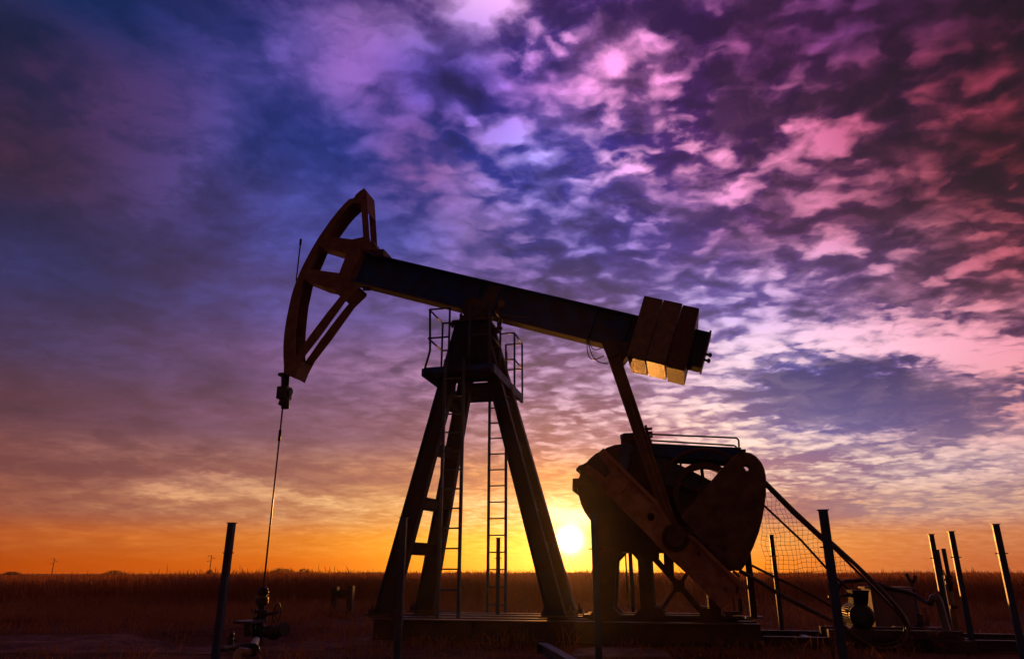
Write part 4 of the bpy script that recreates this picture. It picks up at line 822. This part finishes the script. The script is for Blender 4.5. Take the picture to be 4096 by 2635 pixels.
# ================================================================ flow line in front of the wellhead
fb = 8.1
fl = thing('flow_line', 'pipe junction with a pale elbow pipe in front of the wellhead', 'pipe', (*[A(d7(560, 1500), fb)[0]], fb, 0))
def q9(x, y, b=fb): return P3(d7(x, y), b)
MB().tube([q9(700, 1240, 10.0), q9(650, 1330, 9.0), q9(610, 1400, fb+.1)], [.05, .052, .056], 20).build('body', M_oil(), fl)
a_, b_ = q9(660, 1390), q9(560, 1440, fb-.25); d = (b_-a_).normalized(); MB().cyl(a_, a_+d*.03, .07, 24).build('flange', M_oil(), fl)
pp = [q9(600, 1430, fb-.05), q9(530, 1420, fb-.12), q9(470, 1410, fb-.18), q9(425, 1425, fb-.2), q9(400, 1470, fb-.22), q9(388, 1540, fb-.24), q9(380, 1620, fb-.26)]
MB().tube(pp, .042, 18).build('elbow', mat('pale_pipe_paint', (.42, .30, .12), .35, 0, (.2, .12, .05), .4, 8, .2, spec=.8), fl)
nv = MB().lathe(q9(285, 1340, fb+.8), q9(290, 1170, fb+.8), [(0, .05), (.35, .04), (.36, .042), (1, .036)], 14).build('needle_valve', M_oil(), fl)
MB().tube([q9(300, 1175, fb+.8), q9(312, 1130, fb+.8), q9(322, 1090, fb+.8)], [.035, .03, .008], 8).build('stem', M_oil(), nv)
MB().tube([q9(240, 1245, fb+.8), q9(385, 1235, fb+.8)], .012, 6).build('handle', M_oil(), nv)
MB().tube([q9(110, 1420, fb+.7), q9(200, 1370, fb+.8), q9(420, 1350, fb+.55), q9(600, 1330, fb+.5)], [.03, .036, .04, .04], 14).build('pipe_run', M_oil(), fl)
MB().tube([q9(415, 1375, fb), q9(415, 1330, fb)], [.02, .014], 8).build('bleed_nipple', M_oil(), fl)
# concrete slabs
def slab(pts, z0, z1, lb, seed=0, mname=None):
    P_ = []
    for i in range(len(pts)):
        p, q = Vector(pts[i]), Vector(pts[(i+1) % len(pts)])
        for k in range(6): v = p.lerp(q, k/6); P_.append((v.x+mn.noise(Vector((v.x*3, v.y*3, seed)))*.06, v.y+mn.noise(Vector((v.x*3, v.y*3, seed+5)))*.06))
    n = len(P_); c = Vector((sum(p[0] for p in P_)/n, sum(p[1] for p in P_)/n)); m = MB(); vs = []
    for r_, z in ((1.0, z0), (1.0, z1-.03), (.97, z1), (.6, z1+.006)): vs += [(c.x+(p[0]-c.x)*r_, c.y+(p[1]-c.y)*r_, z+mn.noise(Vector((p[0]*5, p[1]*5, seed)))*.012) for p in P_]
    vs.append((c.x, c.y, z1+.004)); fs = [(k*n+i, k*n+(i+1) % n, (k+1)*n+(i+1) % n, (k+1)*n+i) for k in range(3) for i in range(n)]+[(3*n+i, 3*n+(i+1) % n, 4*n) for i in range(n)]
    m.add(vs, fs); return single(m, 'concrete_slab', lb, 'slab', (c.x, c.y, 0), M_conc(), None, 'w')
def G(x, y, z=0.):
    d = ray(x*1.711, y*1.711); t = (z-EYE)/d[2]; return (d[0]*t, d[1]*t)
slab([G(1335, 1531, .07), G(1570, 1536, .07), G(1560, 1519, .07), G(1480, 1512, .07), G(1400, 1511, .07), G(1350, 1514, .07)], -.1, .07, 'pale broken concrete slab in the foreground in front of the skid', 3)
# fallen I beam in the foreground
p, q = W((1268*1.711, 1512*1.711), 8.6), W((1325*1.711, 1545*1.711), 7.7)
e = thing('fallen_beam', 'short steel beam end sticking up from the ground in the foreground below the sun', 'steel beam', tuple(q), None, 'w'); MB().ibar(p, p+(q-p)*2.2, .10, .10, (0, 0, 1), .01).build('beam', M_post(), e)
MB().bar(p-(q-p).normalized()*.012, p, .13, .13).build('end_plate', M_dark(), e)
# ================================================================ belt guard
BGn, BGf = 11.05, 11.62
bg = thing('belt_guard', 'pipe framed belt guard with torn wire mesh sloping from the machine to the motor', 'belt guard', (2.6, 11.3, .1))
def q6(x, y, b=BGn): return P3(c6(x, y), b+.08-.33*min(1, max(0, (x-330)/800.)))
top = [(200, 60), (325, 160), (540, 375), (770, 590), (835, 625), (1010, 785), (1130, 900), (1240, 1010), (1330, 1110), (1395, 1190), (1430, 1260), (1440, 1330), (1415, 1400), (1350, 1445), (1250, 1460), (1150, 1440), (1040, 1370), (940, 1290), (780, 1210), (430, 1030), (250, 920), (110, 845)]
gp_ = mat('worn_guard_pipe', (.07, .03, .02), .30, 0, (.04, .02, .012), .4, 8, .15, spec=.8)
MB().tube([q6(x, y) if i < 15 else P3(c6(x, y), 10.80+.25*min(1, max(0, (1350-x)/1200.))) for i, (x, y) in enumerate(top)], .028, 10).build('guard_pipe', gp_, bg)
top2 = [(200, 85), (325, 185), (530, 395), (760, 605), (830, 645), (1000, 815), (1100, 915), (1225, 1040), (1320, 1140), (1385, 1215), (1415, 1290), (1405, 1350), (1360, 1400), (1270, 1425), (1170, 1420), (1050, 1350), (945, 1298), (790, 1222), (440, 1045)]
MB().tube([q6(x, y, BGn+.06) if i < 12 else P3(c6(x, y), 10.86+.25*min(1, max(0, (1350-x)/1200.))) for i, (x, y) in enumerate(top2)], .018, 8).build('inner_pipe', gp_, bg)
MB().tube([P3(c6(x, y), BGf) for x, y in ((290, 320), (430, 450), (600, 610), (800, 830), (980, 1000))], .017, 8).build('stay_rod', M_dark(), bg)
MB().tube([P3(c6(x, y), BGf) for x, y in ((170, 785), (410, 905), (640, 1015), (870, 1140))], .018, 8).build('stay_rod', M_dark(), bg)
sp0, sp1 = q6(178, 760, 11.75), q6(225, 1240, 11.75); MB().bar((sp0.x, 11.75, .335), (sp0.x-.0, 11.75, sp0.z+.35), .09, .09).build('support_post', M_dark(), bg); MB().box(sp0.x-.12, sp0.x+.12, 11.66, 11.84, .322, .345).build('base_plate', M_dark(), bg)
# wire mesh (torn along the pipe)
m = MB(); st = .062
def under(a, b):
    # height of the pipe at a
    pr = [A(c6(*p), BGn) for p in top[:8]]
    for (a0, z0), (a1, z1) in zip(pr, pr[1:]):
        if a0 <= a <= a1: return z0+(z1-z0)*(a-a0)/(a1-a0)
    return -9
a0_ = A(c6(170, 800), BGn)[0]; a1_ = A(c6(990, 840), BGn)[0]; zlo = A(c6(400, 885), BGn)[1]-.02
def jit(i, j):
    x = a0_+i*st; z = zlo+j*st; return Vector((x+mn.noise(Vector((i*.35, j*.35, 1)))*.035, BGn+.02+mn.noise(Vector((i*.2, j*.2, 6)))*.05, z+mn.noise(Vector((i*.35, j*.35, 3)))*.03-.02*math.sin(i*.25)))
def okp(i, j):
    x = a0_+i*st; z = zlo+j*st; lim = under(x, 0)-.02-max(0, mn.noise(Vector((i*.5, 0, 0))))*.22*(1 if i > 10 else .2); return z < lim and x < a1_+.03*math.sin(j)
for i in range(-2, 40):
    for j in range(0, 40):
        if not okp(i, j): continue
        p = jit(i, j)
        for di, dj in ((1, 0), (0, 1)):
            if okp(i+di, j+dj): m.tube([p, jit(i+di, j+dj)], .0026, 3)
            elif random.random() < .35: q = jit(i+di, j+dj); m.tube([p, p.lerp(q, .6)+Vector((random.uniform(-.02, .02), 0, random.uniform(-.03, .02)))], .0017, 3)
m.build('wire_mesh', M_rust(), bg)
# loose wire behind the wheel
m = MB()
for i in range(9):
    for j in range(6):
        p = P3(d4(515+i*42+j*4, 335+j*34), 11.75)
        for q in (P3(d4(515+i*42+42+j*4, 340+j*34), 11.75), P3(d4(519+i*42+j*4, 369+j*34), 11.75)):
            jr = Vector((random.uniform(-.02, .02), 0, random.uniform(-.02, .02))); 
            if random.random() < .8: m.tube([p+jr*.3, p.lerp(q, .5)+jr, q], .0016, 3)
for i in range(12):
    p = P3(d4(800+i*13, 232+random.randint(0, 8)), 11.7); m.tube([p, p+Vector((random.uniform(-.06, .06), 0, -random.uniform(.02, .08))), p+Vector((random.uniform(-.08, .08), 0, -random.uniform(.02, .1)))], .0016, 3)
m.build('loose_wire', M_rust(), bg)
# ================================================================ motor skid, motor, cabinet
ms_ = thing('motor_skid', 'low dark steel rail frame carrying the electric motor, right of the main skid', 'skid', (3.4, 11.4, 0))
for b in (10.95, 12.1): MB().ibar((.96, b, .075), (6.0 if b < 12 else 5.3, b, .075), .12, .13, (0, 0, 1), .012).build('rail', M_dark(), ms_)
for a in (1.6, 2.9, 3.7, 4.9, 5.9): MB().bar((a, 11.02, .06), (a, 12.03, .06), .09, .08).build('cross_member', M_dark(), ms_)
q = A(d8(300, 1030), 10.95)
MB().box(q[0]-.06, q[0]+1.55, 10.9, 11.02, .142, .24).build('motor_rail', M_dark(), ms_); MB().box(q[0]-.06, q[0]+1.55, 11.5, 11.62, .142, .24).build('motor_rail', M_dark(), ms_)
mb_ = 11.0; mc = P3(d8(740, 790), mb_); R_ = abs(P3(d8(740+195, 790), mb_).x-mc.x); 
mo = thing('electric_motor', 'black finned electric motor with a junction box on top, beside the tall near post', 'motor', (mc.x, mb_+.25, .24))
MBx = mb_+.52
body = MB().cyl((mc.x, mb_+.08, mc.z), (mc.x, MBx, mc.z), R_*.80, 40).build('casing', mat('dull_black_casing', (.012, .009, .007), .8, 0, (.02, .012, .008), .4, 8, .2, spec=.15), mo)
m = MB()
for k in range(34):
    t = 2*math.pi*k/34
    if 1.15 < t < 2.0: continue
    if 4.2 < t < 5.2: continue
    d = Vector((math.cos(t), 0, math.sin(t))); c = Vector((mc.x, 0, mc.z)); u = Vector((0, 1, 0))
    p = c+d*R_*.92+Vector((0, mb_+.09, 0)); q = c+d*R_*.92+Vector((0, MBx-.02, 0)); m.bar(p, q, .009, R_*.26, d)
m.build('cooling_fin', mat('dull_black_fin', (.02, .012, .008), .5, 0, (.03, .015, .008), .4, 8, .2, spec=.3), mo)
MB().lathe((mc.x, mb_+.09, mc.z), (mc.x, mb_-.04, mc.z), [(0, R_*.97), (.5, R_*.97), (.8, R_*.8), (.9, R_*.5), (.92, R_*.46), (1., R_*.44)], 36).build('end_shield', M_oil(), mo)
MB().cyl((mc.x-.03, mb_-.043, mc.z), (mc.x-.03, mb_-.06, mc.z), R_*.5, 28).build('hub_cap', mat('blue_black_paint', (.03, .05, .07), .4, 0, (.02, .02, .02), .4, 8, .1), mo)
MB().ring((mc.x, mc.z), R_*.9, R_*1.03, MBx-.02, MBx+.03, 40).build('rear_ring', M_rust(), mo)
jx = [A(d8(*p), mb_+.2) for p in ((590, 680), (770, 680), (795, 560), (800, 418), (560, 405), (575, 560))]
jb = MB(); jb.ext([jx], mb_+.08, mb_+.42); jo = jb.build('junction_box', bpy.data.materials['dull_black_casing'], mo, .006)
lx = [A(d8(*p), mb_+.2) for p in ((548, 398), (806, 402), (802, 424), (548, 418))]; MB().ext([lx], mb_+.06, mb_+.44).build('lid', bpy.data.materials['dull_black_casing'], jo)
m = MB(); m.tube([P3(d8(x, y), mb_+.25) for x, y in ((590, 470), (510, 470), (480, 478), (400, 486), (300, 494), (232, 496))], [.028, .028, .02, .018, .016, .016], 10); m.build('cable_gland', M_oil(), jo)
fz = .24
m = MB(); m.hexa([(mc.x-.17, mb_+.10, fz), (mc.x+.17, mb_+.10, fz), (mc.x+.17, mb_+.5, fz), (mc.x-.17, mb_+.5, fz), (mc.x-.10, mb_+.10, mc.z-R_*.7), (mc.x+.10, mb_+.10, mc.z-R_*.7), (mc.x+.10, mb_+.5, mc.z-R_*.7), (mc.x-.10, mb_+.5, mc.z-R_*.7)]); m.build('foot', mat('rusty_orange_steel', (.30, .13, .04), .5, 0, (.12, .05, .02), .5, 8, .3), mo, .004)
# cabinet
cb = 12.75; c00 = A(d8(885, 1000), cb); c11 = A(d8(1475, 405), cb); c10 = A(d8(1560, 960), cb); zt_ = A(d8(1000, 385), cb)[1]
ca = thing('control_cabinet', 'pale mauve sheet metal cabinet behind the motor with a sunlit left side', 'cabinet', ((c00[0]+c10[0])/2, cb+.3, .08))
a0c, a1c = A(d8(900, 700), cb)[0], A(d8(1530, 700), cb)[0]
MB().box(a0c, a1c, cb, cb+.62, .10, zt_).build('housing', M_grey(), ca, .006)
MB().box(a0c+.04, (a0c+a1c)/2-.005, cb-.018, cb, .16, zt_-.05).build('door', M_grey(), ca, .003); MB().box((a0c+a1c)/2+.005, a1c-.04, cb-.018, cb, .16, zt_-.05).build('door', M_grey(), ca, .003)
MB().box(a0c-.04, a1c+.04, cb-.05, cb+.67, zt_, zt_+.03).build('roof', M_grey(), ca, .004)
MB().tube([P3(d8(x, y), cb-.1) for x, y in ((770, 366), (815, 352), (860, 352), (960, 366), (1200, 385), (1470, 405))], .018, 8).build('roof_pipe', M_steel(), ca)
for a in (a0c+.06, a1c-.06): MB().box(a-.04, a+.04, cb+.05, cb+.12, -.02, .10).build('leg', M_dark(), ca)
MB().tube([P3(d8(1150, 945), cb-.03), P3(d8(1165, 925), cb-.05), P3(d8(1185, 945), cb-.05), P3(d8(1165, 990), cb-.04)], .012, 6).build('door_handle', M_dark(), ca)
# cables and hoses
def q8(x, y, b): return P3(d8(x, y), b)
single(MB().tube([q8(370, 380, 11.9), q8(400, 330, 11.9), q8(440, 292, 11.9), q8(490, 270, 11.9), q8(600, 268, 11.9), q8(700, 255, 11.9), q8(780, 252, 11.9), q8(860, 275, 11.9), q8(960, 310, 11.9), q8(1100, 365, 11.9), q8(1300, 412, 11.9), q8(1400, 435, 11.9), q8(1500, 468, 11.8), q8(1600, 530, 11.7), q8(1700, 590, 11.6), q8(1762, 600, 11.5)], .028, 8), 'power_cable', 'thick black cable draped over the cabinet from the belt guard to the grey elbow', 'cable', tuple(q8(960, 310, 11.9)), M_rubber())
b8 = 11.2
single(MB().tube([q8(1765, 590, b8), q8(1752, 550, b8), q8(1765, 515, b8), q8(1800, 500, b8), q8(1838, 515, b8), q8(1865, 570, b8), q8(1905, 720, b8), q8(1950, 900, b8), q8(2010, 1100, b8-.1), q8(2060, 1290, b8-.2), q8(2080, 1360, b8-.25)], [.032, .04, .042, .043, .045, .047, .05, .052, .052, .052, .052], 14), 'conduit', 'fat conduit with a curved pale top bending down to the ground at the right', 'conduit', tuple(q8(2060, 1290, b8-.2)), mat('grey_conduit', (.13, .11, .11), .38, 0, (.05, .04, .04), .4, 6, .2, spec=.8))
m = MB(); p0 = q8(1500, 420, 13.2); e = thing('forked_stake', 'forked dark stake standing behind the cabinet against the reeds', 'stake', (p0.x, 13.2, 0))
MB().tube([(p0.x, 13.2, -.05), q8(1490, 400, 13.2), q8(1460, 310, 13.2), q8(1420, 235, 13.2), q8(1375, 155, 13.2)], .03, 8).build('stem', M_dark(), e); MB().tube([q8(1462, 300, 13.2), q8(1500, 250, 13.2), q8(1520, 185, 13.2)], .028, 8).build('branch', M_dark(), e)
m = MB(); c = [q8(1525, 450, 13.), q8(1610, 565, 13.), q8(1560, 580, 13.), q8(1500, 480, 13.)]; pl = [c[0], c[1], c[2], c[3]]
m.hexa([*pl, *[v+Vector((0, .01, 0)) for v in pl]]); m.tube([q8(1530, 580, 13.01), (q8(1530, 580, 13.01).x, 13.01, 0)], .015, 6)
single(m, 'small_sign', 'small tilted blue notice plate on a rod right of the cabinet', 'sign', (q8(1560, 520, 13.).x, 13., 0), mat('faded_blue_plate', (.10, .12, .30), .5, 0, (.25, .1, .1), .3, 20, .1))
# valve group right of the cabinet
vb = 11.9; v0 = q8(1580, 900, vb); e = thing('valve_assembly', 'small black valve on a pipe stub, right of the cabinet', 'valve', (v0.x, vb, 0))
MB().lathe(q8(1590, 1000, vb), q8(1575, 760, vb), [(0, .10), (.35, .10), (.36, .055), (.7, .055), (.72, .045), (1, .045)], 12).build('body', M_dark(), e); MB().tube([q8(1545, 730, vb), q8(1575, 870, vb)], .03, 8).build('lever', M_dark(), e); MB().tube([q8(1530, 885, vb), q8(1640, 882, vb)], .03, 8).build('flange', M_dark(), e); MB().box(v0.x-.35, v0.x+.3, vb-.1, vb+.1, -.02, A(d8(1500, 935), vb)[1]).build('plinth', M_dark(), e, .01)
MB().tube([q8(1575, 745, vb), q8(1620, 750, vb)], .006, 5).build('wire', M_steel(), e)
m = MB(); q = q8(2360, 1320, 10.9); m.box(q.x-.5, q.x, 10.7, 11.0, -.02, .14); single(m, 'steel_block', 'dark steel block on the ground between the last two right posts', 'block', (q.x-.25, 10.85, 0), M_dark(), None, 'm', .01)
# thin cable on the ground
single(MB().tube([q8(960, 965, 11.6), q8(1050, 1000, 11.6), q8(1150, 1035, 11.5), q8(1300, 1015, 11.5), q8(1430, 985, 11.6), q8(1600, 1015, 11.6), q8(1660, 1028, 11.6)], .010, 6), 'ground_cable', 'thin cable sagging from the motor past the foot of the cabinet', 'cable', tuple(q8(1150, 1035, 11.5)), M_rubber())
# ================================================================ weeds
def weed(px, py, D, h, lb, red=False, n_=9, seed=0):
    random.seed(seed); t = W(d8(px, py), D); zb_ = gz(t.x, D); e = thing('weed', lb, 'weed', (t.x, D, zb_), 'dry weeds in the right foreground', 'w'); st_ = MB(); lf = MB(); fl_ = MB()
    for i in range(n_):
        a = random.uniform(0, 6.28); s = random.uniform(.08, .3); p = Vector((t.x, D, zb_-.01)); pts = [p]
        for k in range(1, 6): p = p+Vector((math.cos(a)*s*h/5*(.5+k*.2), math.sin(a)*s*h/5, h/5*random.uniform(.8, 1.1))); pts.append(p.copy()); a += random.uniform(-.4, .4)
        st_.tube(pts, [.004, .0038, .0034, .003, .0024, .0015], 4)
        for k in range(12):
            j = random.randint(1, 4); q = pts[j].lerp(pts[j+1], random.random()); d = Vector((random.uniform(-1, 1), random.uniform(-1, 1), random.uniform(0, 1))).normalized(); w = d.cross(Vector((0, 0, 1))).normalized()*.004; L_ = random.uniform(.02, .06); lf.add([q-w, q+d*L_*.5-w*.4+w*2, q+d*L_, q+w], [(0, 1, 2, 3)])
        if red and i < 3:
            q = pts[-1]
            fl_ = MB()
            for k in range(14): d = Vector((random.uniform(-1, 1), random.uniform(-1, 1), random.uniform(-.2, 1))).normalized(); w = d.cross(Vector((.3, .2, 1))).normalized()*.007; fl_.add([q, q+d*.012+w, q+d*.024, q+d*.012-w], [(0, 1, 2, 3)])
            fl_.build('flower', mat('red_petal', (.5, .03, .05), .6, 0, (.3, .02, .03), .3, 9, .1), e)
    st_.build('stem', M_wood(), e); lf.build('foliage', bpy.data.materials['dry_grass'], e)
weed(1850, 1330, 9.6, .34, 'tall weed with red flowers at the foot of the conduit', True, 9, 1); weed(1420, 1390, 9.3, .22, 'low weed with a red flower below the belt guard loop', True, 7, 2); weed(1960, 1400, 9.2, .16, 'short weed with red flowers at the bottom near the conduit', True, 6, 3)
weed(1700, 1000, 12.4, .5, 'bushy dry weed right of the valve', False, 16, 4); weed(300, 1300, 8.6, .5, 'tall straw weed left of the tall near post', False, 7, 5); weed(560, 1400, 8.3, .26, 'curling weed right of the tall near post', False, 8, 6)
weed(2300, 1390, 9.4, .24, 'weed between the two right foreground posts', False, 9, 7); weed(-1350, 1400, 9.3, .22, 'leafy weed on the pale foreground slab', False, 14, 8)
# ================================================================ thin volume added to stand in for the lens glare round the sun
hm = bpy.data.materials.new('glare_haze'); hm.use_nodes = True; nt = hm.node_tree
for n_ in list(nt.nodes): nt.nodes.remove(n_)
pv = nt.nodes.new('ShaderNodeVolumePrincipled'); pv.inputs['Color'].default_value = (1, .9, .8, 1); pv.inputs['Density'].default_value = .00024; pv.inputs['Anisotropy'].default_value = .88
on_ = nt.nodes.new('ShaderNodeOutputMaterial'); nt.links.new(pv.outputs[0], on_.inputs['Volume'])
hz = MB().box(-420, 420, -60, 420, -1.3, 14); hme = bpy.data.meshes.new('glare_haze'); hme.from_pydata(hz.v, [], hz.f); hme.materials.append(hm); ho = bpy.data.objects.new('glare_haze', hme); col.objects.link(ho); ho['kind'] = 'stuff'
